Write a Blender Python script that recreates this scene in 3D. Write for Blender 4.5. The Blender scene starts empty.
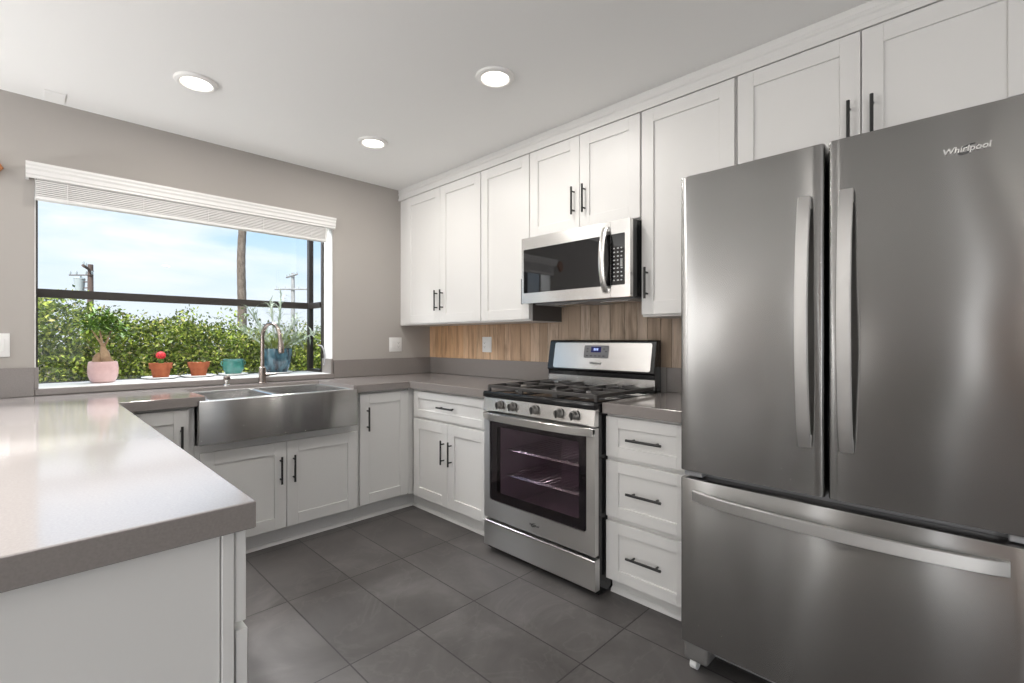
import bpy, bmesh, math, random
import numpy as np
from mathutils import Vector, Matrix
S = bpy.context.scene
C = S.collection
PI = math.pi
random.seed(7)
rng = np.random.default_rng(11)

# ------------------------------------------------------------------ camera
CX, CY, CH, YAW, FPX = -2.551, -3.541, 1.212, math.radians(45.374), 476.95
cam = bpy.data.objects.new('camera', bpy.data.cameras.new('camera'))
C.objects.link(cam)
cam.data.sensor_width = 36
cam.data.lens = FPX / 1024 * 36
cam.data.shift_x = 0.0002
cam.data.shift_y = -2.3 / 1024
cam.data.clip_start = 0.02
cam.location = (CX, CY, CH)
cam.rotation_euler = (PI / 2, 0, -YAW)
S.camera = cam

# ------------------------------------------------------------------ exposure, sky, sun, added fill lamps
S.view_settings.view_transform = 'Standard'
S.view_settings.look = 'None'
S.view_settings.gamma = 1
S.view_settings.use_curve_mapping = False
S.view_settings.exposure = 0.24

def N(nt, kind, **kw):
    n = nt.nodes.new(kind)
    for k, v in kw.items():
        if k.startswith('i_'):
            n.inputs[k[2:].replace('_', ' ')].default_value = v
        else:
            setattr(n, k, v)
    return n

def ramp(nt, fac, stops, interp='LINEAR'):
    r = nt.nodes.new('ShaderNodeValToRGB')
    r.color_ramp.interpolation = interp
    el = r.color_ramp.elements
    while len(el) < len(stops):
        el.new(0.5)
    for e, (p, c) in zip(el, stops):
        e.position = p
        e.color = (*c, 1) if len(c) == 3 else c
    nt.links.new(fac, r.inputs[0])
    return r.outputs[0]

w = bpy.data.worlds.new('sky')
S.world = w
w.use_nodes = True
nt = w.node_tree
nt.nodes.clear()
tc = N(nt, 'ShaderNodeTexCoord')
sep = N(nt, 'ShaderNodeSeparateXYZ')
nt.links.new(tc.outputs['Generated'], sep.inputs[0])
grad = ramp(nt, sep.outputs['Z'], [(0.0, (0.86, 0.90, 0.96)), (0.10, (0.74, 0.86, 0.98)), (0.24, (0.40, 0.69, 0.99)), (0.8, (0.28, 0.52, 0.90))])
mp = N(nt, 'ShaderNodeMapping')
mp.inputs['Scale'].default_value = (2.2, 2.2, 8.0)
mp.inputs['Location'].default_value = (3.1, 0.6, 0.25)
nt.links.new(tc.outputs['Generated'], mp.inputs['Vector'])
cl = N(nt, 'ShaderNodeTexNoise', i_Scale=2.0, i_Detail=8.0, i_Roughness=0.5, i_Distortion=0.2)
nt.links.new(mp.outputs[0], cl.inputs['Vector'])
cf = ramp(nt, cl.outputs['Fac'], [(0.42, (0, 0, 0)), (0.70, (1, 1, 1))])
mx = N(nt, 'ShaderNodeMix', data_type='RGBA')
nt.links.new(cf, mx.inputs['Factor'])
nt.links.new(grad, mx.inputs['A'])
mx.inputs['B'].default_value = (0.92, 0.95, 1.0, 1)
bg = N(nt, 'ShaderNodeBackground', i_Strength=1.0)
nt.links.new(mx.outputs['Result'], bg.inputs['Color'])
wo = N(nt, 'ShaderNodeOutputWorld')
nt.links.new(bg.outputs[0], wo.inputs[0])

def lamp(name, kind, loc, rot, energy, color=(1, 1, 1), **kw):
    l = bpy.data.lights.new(name, kind)
    l.energy = energy
    l.color = color
    for k, v in kw.items():
        setattr(l, k, v)
    o = bpy.data.objects.new(name, l)
    C.objects.link(o)
    o.location = loc
    o.rotation_euler = rot
    return o

lamp('sun', 'SUN', (0, 0, 8), (math.radians(30), math.radians(-34), 0), 5.6, (1, 0.95, 0.86), angle=0.02)
# added area lamps standing in for daylight at unseen openings of the room
lamp('patio_side_fill', 'AREA', (-5.70, -5.45, 1.15), (0, -PI / 2, 0), 55, (1.0, 0.985, 0.96), shape='RECTANGLE', size=2.0, size_y=1.9)
for py_, wd_, en_ in ((-0.64, 0.22, 7.0), (-2.08, 0.12, 2.6), (-3.48, 0.12, 2.6)):
    lamp('streak_fill', 'AREA', (-5.79, py_, 1.25), (0, -PI / 2, 0), en_, (1.0, 0.99, 0.97), shape='RECTANGLE', size=1.9, size_y=wd_)  # strip lamps added for bright streaks on the refrigerator doors
# area lamp added above the garden window's glass roof to boost its daylight
lamp('window_roof_fill', 'AREA', (-1.72, 0.42, 2.45), (math.radians(-28), 0, 0), 62, (0.97, 0.98, 1.0), shape='RECTANGLE', size=1.6, size_y=0.5)
# two upward lamps added out of view to brighten the ceiling
lamp('ceiling_fill', 'AREA', (-3.1, -5.2, 0.9), (PI, 0, 0), 12, (0.98, 0.99, 1.0), shape='DISK', size=0.8)
lamp('ceiling_fill', 'AREA', (-4.8, -0.6, 0.9), (PI, 0, 0), 80, (0.98, 0.99, 1.0), shape='DISK', size=0.8)
# spots added above the frame to whiten the peninsula worktop
for py_ in (-1.15, -2.15):
    lamp('worktop_fill', 'SPOT', (-2.74, py_, 2.30), (0, math.radians(2), 0), 185, (0.98, 0.99, 1.0), spot_size=math.radians(60), spot_blend=0.5, shadow_soft_size=0.06)

# ------------------------------------------------------------------ materials
MATS = {}
def pm(name, color, rough=0.5, metal=0.0, spec=0.5, coat=0.0, coat_rough=0.05, emit=None, estr=0.0):
    m = bpy.data.materials.new(name)
    m.use_nodes = True
    b = m.node_tree.nodes['Principled BSDF']
    b.inputs['Base Color'].default_value = (*color, 1)
    b.inputs['Roughness'].default_value = rough
    b.inputs['Metallic'].default_value = metal
    b.inputs['Specular IOR Level'].default_value = spec
    b.inputs['Coat Weight'].default_value = coat
    b.inputs['Coat Roughness'].default_value = coat_rough
    if emit:
        b.inputs['Emission Color'].default_value = (*emit, 1)
        b.inputs['Emission Strength'].default_value = estr
    MATS[name] = m
    return m

def noisy(m, scale=(1, 1, 1), nscale=8.0, detail=4.0, stops=None, bump=0.0, bdist=0.01, rough=None, dist=0.0):
    """object-space noise on colour / bump / roughness"""
    t = m.node_tree
    b = t.nodes['Principled BSDF']
    co = N(t, 'ShaderNodeTexCoord')
    mp = N(t, 'ShaderNodeMapping')
    mp.inputs['Scale'].default_value = scale
    t.links.new(co.outputs['Object'], mp.inputs['Vector'])
    n = N(t, 'ShaderNodeTexNoise', i_Scale=nscale, i_Detail=detail, i_Roughness=0.6, i_Distortion=dist)
    t.links.new(mp.outputs[0], n.inputs['Vector'])
    if stops:
        t.links.new(ramp(t, n.outputs['Fac'], stops), b.inputs['Base Color'])
    if rough:
        r = N(t, 'ShaderNodeMapRange')
        r.inputs['To Min'].default_value, r.inputs['To Max'].default_value = rough
        t.links.new(n.outputs['Fac'], r.inputs['Value'])
        t.links.new(r.outputs[0], b.inputs['Roughness'])
    if bump:
        bp = N(t, 'ShaderNodeBump', i_Strength=bump, i_Distance=bdist)
        t.links.new(n.outputs['Fac'], bp.inputs['Height'])
        t.links.new(bp.outputs[0], b.inputs['Normal'])
    return m

noisy(pm('wall_paint', (0.42, 0.395, 0.37), 0.85, spec=0.2), nscale=60, bump=0.04, bdist=0.002)
noisy(pm('ceiling_paint', (0.86, 0.855, 0.84), 0.9, spec=0.1), nscale=40, bump=0.05, bdist=0.003)
noisy(pm('white_paint', (0.70, 0.69, 0.675), 0.38, spec=0.4), nscale=3, rough=(0.34, 0.44))
noisy(pm('trim_white', (0.82, 0.81, 0.79), 0.45), nscale=5, rough=(0.4, 0.5))
noisy(pm('sill_white', (0.82, 0.82, 0.81), 0.25), nscale=8, rough=(0.2, 0.3))
noisy(pm('blind_white', (0.74, 0.73, 0.715), 0.5), nscale=10, rough=(0.45, 0.55))
noisy(pm('quartz', (0.23, 0.215, 0.205), 0.12, spec=0.5), nscale=220, detail=2, rough=(0.10, 0.13),
      stops=[(0.3, (0.232, 0.210, 0.199)), (0.7, (0.262, 0.238, 0.226))])
noisy(pm('black_metal', (0.022, 0.022, 0.022), 0.42, spec=0.4), nscale=30, rough=(0.36, 0.5))
noisy(pm('bronze', (0.030, 0.024, 0.021), 0.4, spec=0.5), nscale=15, rough=(0.3, 0.5))
noisy(pm('black_enamel', (0.012, 0.012, 0.013), 0.12, spec=0.5), nscale=8, rough=(0.08, 0.16))
noisy(pm('cast_iron', (0.075, 0.070, 0.068), 0.42, metal=0.35, spec=0.5), nscale=120, bump=0.15, bdist=0.001, rough=(0.35, 0.5))
noisy(pm('black_glass', (0.008, 0.008, 0.009), 0.03, spec=0.6), nscale=4, rough=(0.02, 0.04))
noisy(pm('grey_plastic', (0.30, 0.30, 0.31), 0.45), nscale=20, rough=(0.4, 0.5))
noisy(pm('foot_grey', (0.16, 0.155, 0.15), 0.4), nscale=20, rough=(0.35, 0.45))
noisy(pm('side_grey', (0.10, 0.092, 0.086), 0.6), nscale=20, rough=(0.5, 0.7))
noisy(pm('display_grey', (0.19, 0.19, 0.20), 0.4), nscale=20, rough=(0.35, 0.45))
noisy(pm('dark_plastic', (0.03, 0.03, 0.03), 0.5), nscale=20, rough=(0.45, 0.55))
noisy(pm('plate_white', (0.80, 0.80, 0.79), 0.3), nscale=10, rough=(0.25, 0.35))
noisy(pm('chrome', (0.78, 0.77, 0.75), 0.16, metal=1), nscale=10, rough=(0.12, 0.2))
noisy(pm('knob_dark', (0.20, 0.19, 0.18), 0.35, metal=0.8), nscale=10, rough=(0.3, 0.4))
noisy(pm('faucet_metal', (0.36, 0.31, 0.28), 0.24, metal=1), nscale=10, rough=(0.2, 0.3))
noisy(pm('logo_dark', (0.10, 0.10, 0.10), 0.4, metal=0.6), nscale=10, rough=(0.35, 0.45))
noisy(pm('logo_light', (0.75, 0.74, 0.72), 0.25, metal=0.8), nscale=10, rough=(0.2, 0.3))
noisy(pm('cavity', (0.28, 0.23, 0.26), 0.5), nscale=30, rough=(0.4, 0.6))
noisy(pm('pink_glaze', (0.68, 0.46, 0.43), 0.4), nscale=12, stops=[(0.35, (0.54, 0.35, 0.335)), (0.65, (0.64, 0.44, 0.425))])
noisy(pm('terracotta', (0.45, 0.13, 0.055), 0.75, spec=0.2), nscale=25, stops=[(0.3, (0.27, 0.075, 0.034)), (0.7, (0.37, 0.12, 0.055))], bump=0.1, bdist=0.002)
noisy(pm('teal_glaze', (0.06, 0.28, 0.25), 0.2, coat=0.3), nscale=14, stops=[(0.3, (0.03, 0.15, 0.13)), (0.7, (0.07, 0.26, 0.22))])
noisy(pm('blue_glaze', (0.05, 0.12, 0.17), 0.15, coat=0.4), scale=(1, 1, 0.35), nscale=22, stops=[(0.38, (0.008, 0.018, 0.03)), (0.62, (0.06, 0.14, 0.18))])
noisy(pm('saucer_white', (0.84, 0.84, 0.83), 0.3), nscale=10, rough=(0.25, 0.35))
noisy(pm('soil', (0.06, 0.04, 0.028), 0.95), nscale=60, bump=0.6, bdist=0.006, stops=[(0.3, (0.03, 0.02, 0.014)), (0.7, (0.11, 0.075, 0.05))])
noisy(pm('caudex', (0.34, 0.22, 0.13), 0.8), nscale=30, bump=0.3, bdist=0.004, stops=[(0.3, (0.24, 0.15, 0.085)), (0.7, (0.46, 0.32, 0.20))])
noisy(pm('cactus_red', (0.62, 0.02, 0.03), 0.45), nscale=60, stops=[(0.35, (0.50, 0.012, 0.02)), (0.65, (0.78, 0.06, 0.07))])
noisy(pm('leaf_dark', (0.05, 0.12, 0.022), 0.4), nscale=15, stops=[(0.3, (0.07, 0.15, 0.02)), (0.7, (0.17, 0.30, 0.045))])
noisy(pm('leaf_silver', (0.26, 0.33, 0.24), 0.55), nscale=12, stops=[(0.3, (0.26, 0.34, 0.25)), (0.7, (0.52, 0.58, 0.48))])
noisy(pm('leaf_lime', (0.20, 0.27, 0.06), 0.45), nscale=12, stops=[(0.3, (0.11, 0.17, 0.035)), (0.7, (0.33, 0.38, 0.11))])
noisy(pm('bark', (0.16, 0.13, 0.11), 0.9), scale=(1, 1, 0.3), nscale=14, bump=0.5, bdist=0.02, stops=[(0.3, (0.09, 0.073, 0.06)), (0.7, (0.22, 0.18, 0.15))])
noisy(pm('pole_wood', (0.12, 0.085, 0.075), 0.9), scale=(1, 1, 0.1), nscale=8, stops=[(0.3, (0.08, 0.055, 0.05)), (0.7, (0.17, 0.125, 0.11))])
noisy(pm('pole_grey', (0.33, 0.34, 0.35), 0.9), scale=(1, 1, 0.1), nscale=8, stops=[(0.3, (0.25, 0.26, 0.27)), (0.7, (0.40, 0.41, 0.42))])
noisy(pm('transformer_grey', (0.42, 0.48, 0.50), 0.5), nscale=5, rough=(0.4, 0.6))
noisy(pm('ground', (0.16, 0.13, 0.09), 0.95), nscale=3, stops=[(0.3, (0.11, 0.10, 0.05)), (0.7, (0.22, 0.18, 0.12))])
noisy(pm('door_wood', (0.21, 0.10, 0.055), 0.4), scale=(6, 6, 0.6), nscale=4, stops=[(0.3, (0.24, 0.12, 0.07)), (0.7, (0.38, 0.21, 0.125))])
noisy(pm('plaque_wood', (0.40, 0.15, 0.05), 0.5), scale=(1, 1, 6), nscale=6, stops=[(0.3, (0.28, 0.10, 0.035)), (0.7, (0.50, 0.20, 0.07))])
pm('lamp_glow', (1, 1, 1), 0.5, emit=(1.0, 0.93, 0.80), estr=6.0)
pm('display_blue', (0.01, 0.01, 0.03), 0.1, emit=(0.04, 0.05, 0.30), estr=0.25)
pm('display_digits', (0.4, 0.5, 0.9), 0.3, emit=(0.45, 0.6, 1.0), estr=0.5)
pm('key_print', (0.42, 0.42, 0.42), 0.5)

def steel(name, base, rough, aniso=0.75, wav=0.0):
    m = pm(name, (base, base * 0.985, base * 0.965), rough, metal=1)
    t = m.node_tree
    b = t.nodes['Principled BSDF']
    b.inputs['Anisotropic'].default_value = aniso
    tan = N(t, 'ShaderNodeCombineXYZ')
    tan.inputs[0].default_value = 0.02
    tan.inputs[1].default_value = 0.02
    tan.inputs[2].default_value = 1.0
    t.links.new(tan.outputs[0], b.inputs['Tangent'])
    co = N(t, 'ShaderNodeTexCoord')
    if wav:
        mp2 = N(t, 'ShaderNodeMapping')
        mp2.inputs['Scale'].default_value = (1, 3.2, 1.1)
        t.links.new(co.outputs['Object'], mp2.inputs['Vector'])
        n2 = N(t, 'ShaderNodeTexNoise', i_Scale=1.5, i_Detail=1.0)
        t.links.new(mp2.outputs[0], n2.inputs['Vector'])
        bp = N(t, 'ShaderNodeBump', i_Strength=1.0, i_Distance=wav)
        t.links.new(n2.outputs['Fac'], bp.inputs['Height'])
        t.links.new(bp.outputs[0], b.inputs['Normal'])
    return m
steel('steel', 0.60, 0.28, 1.0)
steel('steel_fridge', 0.36, 0.25, 1.0, wav=0.03)
steel('steel_bright', 0.72, 0.25, 0.5)
steel('steel_sink', 0.46, 0.27, 1.0)
steel('steel_handle', 0.60, 0.42, 0.3)

def glass_mat(name, tint, refl=1.0):
    m = bpy.data.materials.new(name)
    m.use_nodes = True
    t = m.node_tree
    t.nodes.clear()
    tr = N(t, 'ShaderNodeBsdfTransparent')
    tr.inputs[0].default_value = (*tint, 1)
    gl = N(t, 'ShaderNodeBsdfGlossy')
    gl.inputs['Roughness'].default_value = 0.01
    lw = N(t, 'ShaderNodeLayerWeight', i_Blend=0.5)      # Schlick reflectance, the same from both sides of the pane
    pw_ = N(t, 'ShaderNodeMath', operation='POWER')
    pw_.inputs[1].default_value = 5.0
    t.links.new(lw.outputs['Facing'], pw_.inputs[0])
    mul = N(t, 'ShaderNodeMath', operation='MULTIPLY_ADD')
    mul.inputs[1].default_value = 0.95 * refl
    mul.inputs[2].default_value = 0.045 * refl
    t.links.new(pw_.outputs[0], mul.inputs[0])
    mxs = N(t, 'ShaderNodeMixShader')
    t.links.new(mul.outputs[0], mxs.inputs[0])
    t.links.new(tr.outputs[0], mxs.inputs[1])
    t.links.new(gl.outputs[0], mxs.inputs[2])
    o = N(t, 'ShaderNodeOutputMaterial')
    t.links.new(mxs.outputs[0], o.inputs[0])
    MATS[name] = m
glass_mat('window_glass', (0.97, 0.98, 0.98))
glass_mat('oven_glass', (0.82, 0.765, 0.80), 1.0)

def attr_mat(name, rough, grain=None, spec=0.4, trans=0.0):
    """colour from the mesh's own per-face paint (planks, leaves), optional wood grain"""
    m = pm(name, (1, 1, 1), rough, spec=spec)
    t = m.node_tree
    b = t.nodes['Principled BSDF']
    a = N(t, 'ShaderNodeAttribute')
    a.attribute_name = 'tone'
    col = a.outputs['Color']
    if grain:
        co = N(t, 'ShaderNodeTexCoord')
        mp = N(t, 'ShaderNodeMapping')
        mp.inputs['Scale'].default_value = grain
        t.links.new(co.outputs['Object'], mp.inputs['Vector'])
        n = N(t, 'ShaderNodeTexNoise', i_Scale=3.0, i_Detail=6.0, i_Roughness=0.65, i_Distortion=0.8)
        t.links.new(mp.outputs[0], n.inputs['Vector'])
        g = ramp(t, n.outputs['Fac'], [(0.3, (0.55, 0.52, 0.50)), (0.5, (1, 1, 1)), (0.75, (1.25, 1.22, 1.2))])
        mu = N(t, 'ShaderNodeMix', data_type='RGBA', blend_type='MULTIPLY')
        mu.inputs['Factor'].default_value = 1
        t.links.new(col, mu.inputs['A'])
        t.links.new(g, mu.inputs['B'])
        col = mu.outputs['Result']
    t.links.new(col, b.inputs['Base Color'])
    if trans:
        tl = N(t, 'ShaderNodeBsdfTranslucent')
        t.links.new(col, tl.inputs[0])
        ms = N(t, 'ShaderNodeMixShader')
        ms.inputs[0].default_value = trans
        o = [x for x in t.nodes if x.type == 'OUTPUT_MATERIAL'][0]
        t.links.new(b.outputs[0], ms.inputs[1])
        t.links.new(tl.outputs[0], ms.inputs[2])
        t.links.new(ms.outputs[0], o.inputs[0])
    return m
attr_mat('plank_wood', 0.6, grain=(9, 9, 0.9), spec=0.3)
attr_mat('leaf_hedge', 0.5, trans=0.3)

def floor_mat():
    m = pm('floor_tile', (0.07, 0.067, 0.065), 0.4)
    t = m.node_tree
    b = t.nodes['Principled BSDF']
    co = N(t, 'ShaderNodeTexCoord')
    mp = N(t, 'ShaderNodeMapping')
    mp.inputs['Rotation'].default_value = (0, 0, 0)
    mp.inputs['Location'].default_value = (1.71 + 0.304 * 20, 1.865 + 0.608 * 20, 0)
    t.links.new(co.outputs['Object'], mp.inputs['Vector'])
    br = N(t, 'ShaderNodeTexBrick')
    br.offset = 0.0
    br.squash = 1.0
    br.inputs['Color1'].default_value = (0.0, 0.0, 0.0, 1)
    br.inputs['Color2'].default_value = (1, 1, 1, 1)
    br.inputs['Mortar'].default_value = (0.5, 0.5, 0.5, 1)
    br.inputs['Scale'].default_value = 1.0
    br.inputs['Mortar Size'].default_value = 0.003
    br.inputs['Mortar Smooth'].default_value = 0.1
    br.inputs['Brick Width'].default_value = 0.304
    br.inputs['Row Height'].default_value = 0.608
    t.links.new(mp.outputs[0], br.inputs['Vector'])
    n1 = N(t, 'ShaderNodeTexNoise', i_Scale=2.6, i_Detail=8.0, i_Roughness=0.62, i_Distortion=0.7)
    n2 = N(t, 'ShaderNodeTexNoise', i_Scale=1.7, i_Detail=5.0, i_Roughness=0.55, i_Distortion=1.6)
    # offset the slate pattern per tile
    ad = N(t, 'ShaderNodeVectorMath', operation='MULTIPLY_ADD')
    ad.inputs[1].default_value = (7, 3, 5)
    t.links.new(br.outputs['Color'], ad.inputs[0])
    t.links.new(co.outputs['Object'], ad.inputs[2])
    t.links.new(ad.outputs[0], n1.inputs['Vector'])
    t.links.new(ad.outputs[0], n2.inputs['Vector'])
    base = ramp(t, n1.outputs['Fac'], [(0.30, (0.070, 0.064, 0.062)), (0.50, (0.096, 0.089, 0.086)), (0.70, (0.138, 0.129, 0.125))])
    vein = ramp(t, n2.outputs['Fac'], [(0.485, (0, 0, 0)), (0.5, (1, 1, 1)), (0.515, (0, 0, 0))])
    mixv = N(t, 'ShaderNodeMix', data_type='RGBA')
    vs = N(t, 'ShaderNodeMath', operation='MULTIPLY')
    vs.inputs[1].default_value = 0.13
    t.links.new(vein, vs.inputs[0])
    t.links.new(vs.outputs[0], mixv.inputs['Factor'])
    t.links.new(base, mixv.inputs['A'])
    mixv.inputs['B'].default_value = (0.21, 0.20, 0.19, 1)
    mixg = N(t, 'ShaderNodeMix', data_type='RGBA')
    t.links.new(br.outputs['Fac'], mixg.inputs['Factor'])
    t.links.new(mixv.outputs['Result'], mixg.inputs['A'])
    mixg.inputs['B'].default_value = (0.030, 0.028, 0.027, 1)
    t.links.new(mixg.outputs['Result'], b.inputs['Base Color'])
    rr = N(t, 'ShaderNodeMapRange')
    rr.inputs['To Min'].default_value, rr.inputs['To Max'].default_value = 0.32, 0.55
    t.links.new(n1.outputs['Fac'], rr.inputs['Value'])
    t.links.new(rr.outputs[0], b.inputs['Roughness'])
    hs = N(t, 'ShaderNodeMath', operation='MULTIPLY_ADD')
    hs.inputs[1].default_value = -0.6
    t.links.new(br.outputs['Fac'], hs.inputs[0])
    t.links.new(n1.outputs['Fac'], hs.inputs[2])
    bp = N(t, 'ShaderNodeBump', i_Strength=0.25, i_Distance=0.004)
    t.links.new(hs.outputs[0], bp.inputs['Height'])
    t.links.new(bp.outputs[0], b.inputs['Normal'])
floor_mat()

# ------------------------------------------------------------------ mesh helpers
class MB:
    def __init__(self):
        self.bm = bmesh.new()
    def box(self, x0, x1, y0, y1, z0, z1, bev=0.0, seg=1):
        x0, x1 = min(x0, x1), max(x0, x1)
        y0, y1 = min(y0, y1), max(y0, y1)
        z0, z1 = min(z0, z1), max(z0, z1)
        v = bmesh.ops.create_cube(self.bm, size=1.0)['verts']
        for p in v:
            p.co = Vector(((x0 + x1) / 2 + p.co.x * (x1 - x0), (y0 + y1) / 2 + p.co.y * (y1 - y0), (z0 + z1) / 2 + p.co.z * (z1 - z0)))
        if bev:
            e = list({e for p in v for e in p.link_edges})
            bmesh.ops.bevel(self.bm, geom=e, offset=min(bev, 0.45 * min(x1 - x0, y1 - y0, z1 - z0)), segments=seg, affect='EDGES', profile=0.5)
        return self
    def face(self, pts):
        self.bm.faces.new([self.bm.verts.new(p) for p in pts])
        return self
    def prism(self, poly, lo, hi, axis='z', bev=0.0, seg=2):
        """poly in the two other axes (x,y for z; x,z for y; y,z for x), extruded lo..hi"""
        def P(a, b, t):
            return {'z': (a, b, t), 'y': (a, t, b), 'x': (t, a, b)}[axis]
        A = [self.bm.verts.new(P(a, b, lo)) for a, b in poly]
        B = [self.bm.verts.new(P(a, b, hi)) for a, b in poly]
        n = len(poly)
        fs = [self.bm.faces.new(A), self.bm.faces.new(B)]
        for i in range(n):
            fs.append(self.bm.faces.new([A[i], A[(i + 1) % n], B[(i + 1) % n], B[i]]))
        bmesh.ops.recalc_face_normals(self.bm, faces=fs)
        if bev:
            e = list({e for f in fs[:2] for e in f.edges})
            bmesh.ops.bevel(self.bm, geom=e, offset=bev, segments=seg, affect='EDGES', profile=0.5)
        return self
    def tube(self, pts, r, seg=10, cap=True, flat=None):
        pts = [Vector(p) for p in pts]
        n = len(pts)
        rs = list(r) if hasattr(r, '__len__') else [r] * n
        rings = []
        up = None
        for i in range(n):
            d = (pts[min(i + 1, n - 1)] - pts[max(i - 1, 0)])
            d = d.normalized() if d.length > 1e-9 else Vector((0, 0, 1))
            if up is None:
                up = Vector((0, 0, 1)) if abs(d.z) < 0.9 else Vector((0, 1, 0))
            s = d.cross(up).normalized()
            up = s.cross(d).normalized()
            ring = []
            for k in range(seg):
                a = 2 * PI * k / seg
                ring.append(self.bm.verts.new(pts[i] + s * (math.cos(a) * rs[i]) + up * (math.sin(a) * rs[i])))
            rings.append(ring)
        for i in range(n - 1):
            for k in range(seg):
                self.bm.faces.new([rings[i][k], rings[i][(k + 1) % seg], rings[i + 1][(k + 1) % seg], rings[i + 1][k]])
        if cap:
            self.bm.faces.new(rings[0][::-1])
            self.bm.faces.new(rings[-1])
        return self
    def lathe(self, prof, c=(0, 0, 0), seg=28, axis='z', mod=None):
        c = Vector(c)
        rings = []
        for r, z in prof:
            ring = []
            for k in range(seg):
                a = 2 * PI * k / seg
                rr = r * (mod(a, z) if mod else 1)
                x, y = math.cos(a) * rr, math.sin(a) * rr
                p = {'z': (x, y, z), 'x': (z, x, y), 'y': (y, z, x)}[axis]
                ring.append(self.bm.verts.new(c + Vector(p)))
            rings.append(ring)
        fs = []
        for i in range(len(rings) - 1):
            for k in range(seg):
                fs.append(self.bm.faces.new([rings[i][k], rings[i][(k + 1) % seg], rings[i + 1][(k + 1) % seg], rings[i + 1][k]]))
        if prof[0][0] > 1e-6:
            fs.append(self.bm.faces.new(rings[0][::-1]))
        if prof[-1][0] > 1e-6:
            fs.append(self.bm.faces.new(rings[-1]))
        return self
    def build(self, name, mat, parent=None, loc=None, smooth=32, clean=True):
        if clean:
            bmesh.ops.remove_doubles(self.bm, verts=self.bm.verts, dist=1e-5)
            bmesh.ops.recalc_face_normals(self.bm, faces=self.bm.faces)
        me = bpy.data.meshes.new(name)
        self.bm.to_mesh(me)
        self.bm.free()
        if mat:
            me.materials.append(MATS[mat])
        if smooth:
            for p in me.polygons:
                p.use_smooth = True
            me.set_sharp_from_angle(angle=math.radians(smooth))
        o = bpy.data.objects.new(name, me)
        C.objects.link(o)
        if parent:
            o.parent = parent
        if loc:
            o.location = loc
        return o

def tag(o, label, cat, group=None):
    o['label'] = label
    o['category'] = cat
    if group:
        o['group'] = group
    return o
def thing(name, label, cat, loc=(0, 0, 0), rz=0, group=None):
    o = bpy.data.objects.new(name, None)
    o.empty_display_size = 0.05
    C.objects.link(o)
    o.location = loc
    o.rotation_euler = (0, 0, rz)
    return tag(o, label, cat, group)
def struct(o):
    o['kind'] = 'structure'
    return o
def dup(root, loc, rz=None, label=None):
    r = root.copy()
    C.objects.link(r)
    r.location = loc
    if rz is not None:
        r.rotation_euler = (0, 0, rz)
    if label:
        r['label'] = label
    for ch in list(root.children):
        c = ch.copy()
        C.objects.link(c)
        c.parent = r
        for g in list(ch.children):
            d = g.copy()
            C.objects.link(d)
            d.parent = c
    return r
def text_mesh(body, size, depth=0.0006, shear=0.0):
    cu = bpy.data.curves.new('lettering', 'FONT')
    cu.body = body
    cu.size = size
    cu.extrude = depth
    cu.shear = shear
    cu.offset = size * 0.022
    cu.align_x = 'CENTER'
    cu.align_y = 'CENTER'
    ob = bpy.data.objects.new('lettering', cu)
    C.objects.link(ob)
    dg = bpy.context.evaluated_depsgraph_get()
    me = bpy.data.meshes.new_from_object(ob.evaluated_get(dg))
    bpy.data.objects.remove(ob)
    return me
def mesh_obj(name, me, mat, parent=None, loc=(0, 0, 0), rot=(0, 0, 0)):
    me.materials.clear()
    me.materials.append(MATS[mat])
    o = bpy.data.objects.new(name, me)
    C.objects.link(o)
    o.location = loc
    o.rotation_euler = rot
    if parent:
        o.parent = parent
    return o
def pix(u, v, D):
    """a point D metres in front of the lens (used to site far-off poles)"""
    f = Vector((math.sin(YAW), math.cos(YAW), 0))
    r = Vector((math.cos(YAW), -math.sin(YAW), 0))
    return Vector((CX, CY, CH)) + (f + r * ((u - 511.8) / FPX) + Vector((0, 0, (339.2 - v) / FPX))) * D

# ------------------------------------------------------------------ room shell
CZ = 2.478                                   # ceiling height
X0, Y0 = -5.8, -6.6                          # far sides of the open room
WX0, WX1, WZ0, WZ1, WT = -2.53, -0.915, 0.952, 2.10, 0.14   # kitchen window opening
struct(MB().box(X0 - 0.15, 0.15, Y0 - 0.15, 0.0, -0.12, 0).build('floor', 'floor_tile', smooth=0))
struct(MB().box(X0 - 0.15, 0.15, Y0 - 0.15, WT, CZ, CZ + 0.12).build('ceiling', 'ceiling_paint', smooth=0))
m = MB()
m.box(X0 - 0.15, WX0, 0, WT, -0.12, CZ)
m.box(WX1, 0.0, 0, WT, -0.12, CZ)
m.box(WX0, WX1, 0, WT, -0.12, WZ0 - 0.03)
m.box(WX0, WX1, 0, WT, WZ1, CZ)
struct(m.build('wall_back', 'wall_paint', smooth=0))
struct(MB().box(0, 0.15, Y0 - 0.15, WT, -0.12, CZ).build('wall_right', 'wall_paint', smooth=0))
# wall_left: patio opening, a wooden door and three slots added to streak the refrigerator
slim = [(-0.76, -0.52), (-2.15, -2.01), (-3.55, -3.41)]
m = MB()
edges = [-6.6, -6.4]
m.box(X0 - 0.15, X0, Y0, -6.4, 0, CZ)
m.box(X0 - 0.15, X0, -6.4, -4.5, 2.2, CZ)
ys = [-4.5] + [v for p in sorted(slim) for v in p] + [0.0]
for k in range(0, len(ys), 2):
    m.box(X0 - 0.15, X0, ys[k], ys[k + 1], 0, CZ)
for ya, yb in slim:
    m.box(X0 - 0.15, X0, ya, yb, 0, 0.25)
    m.box(X0 - 0.15, X0, ya, yb, 2.25, CZ)
struct(m.build('wall_left', 'wall_paint', smooth=0))
m = MB()                                     # wall_front with a window
m.box(X0 - 0.15, -4.35, Y0 - 0.15, Y0, 0, CZ)
m.box(-1.85, 0, Y0 - 0.15, Y0, 0, CZ)
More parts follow.
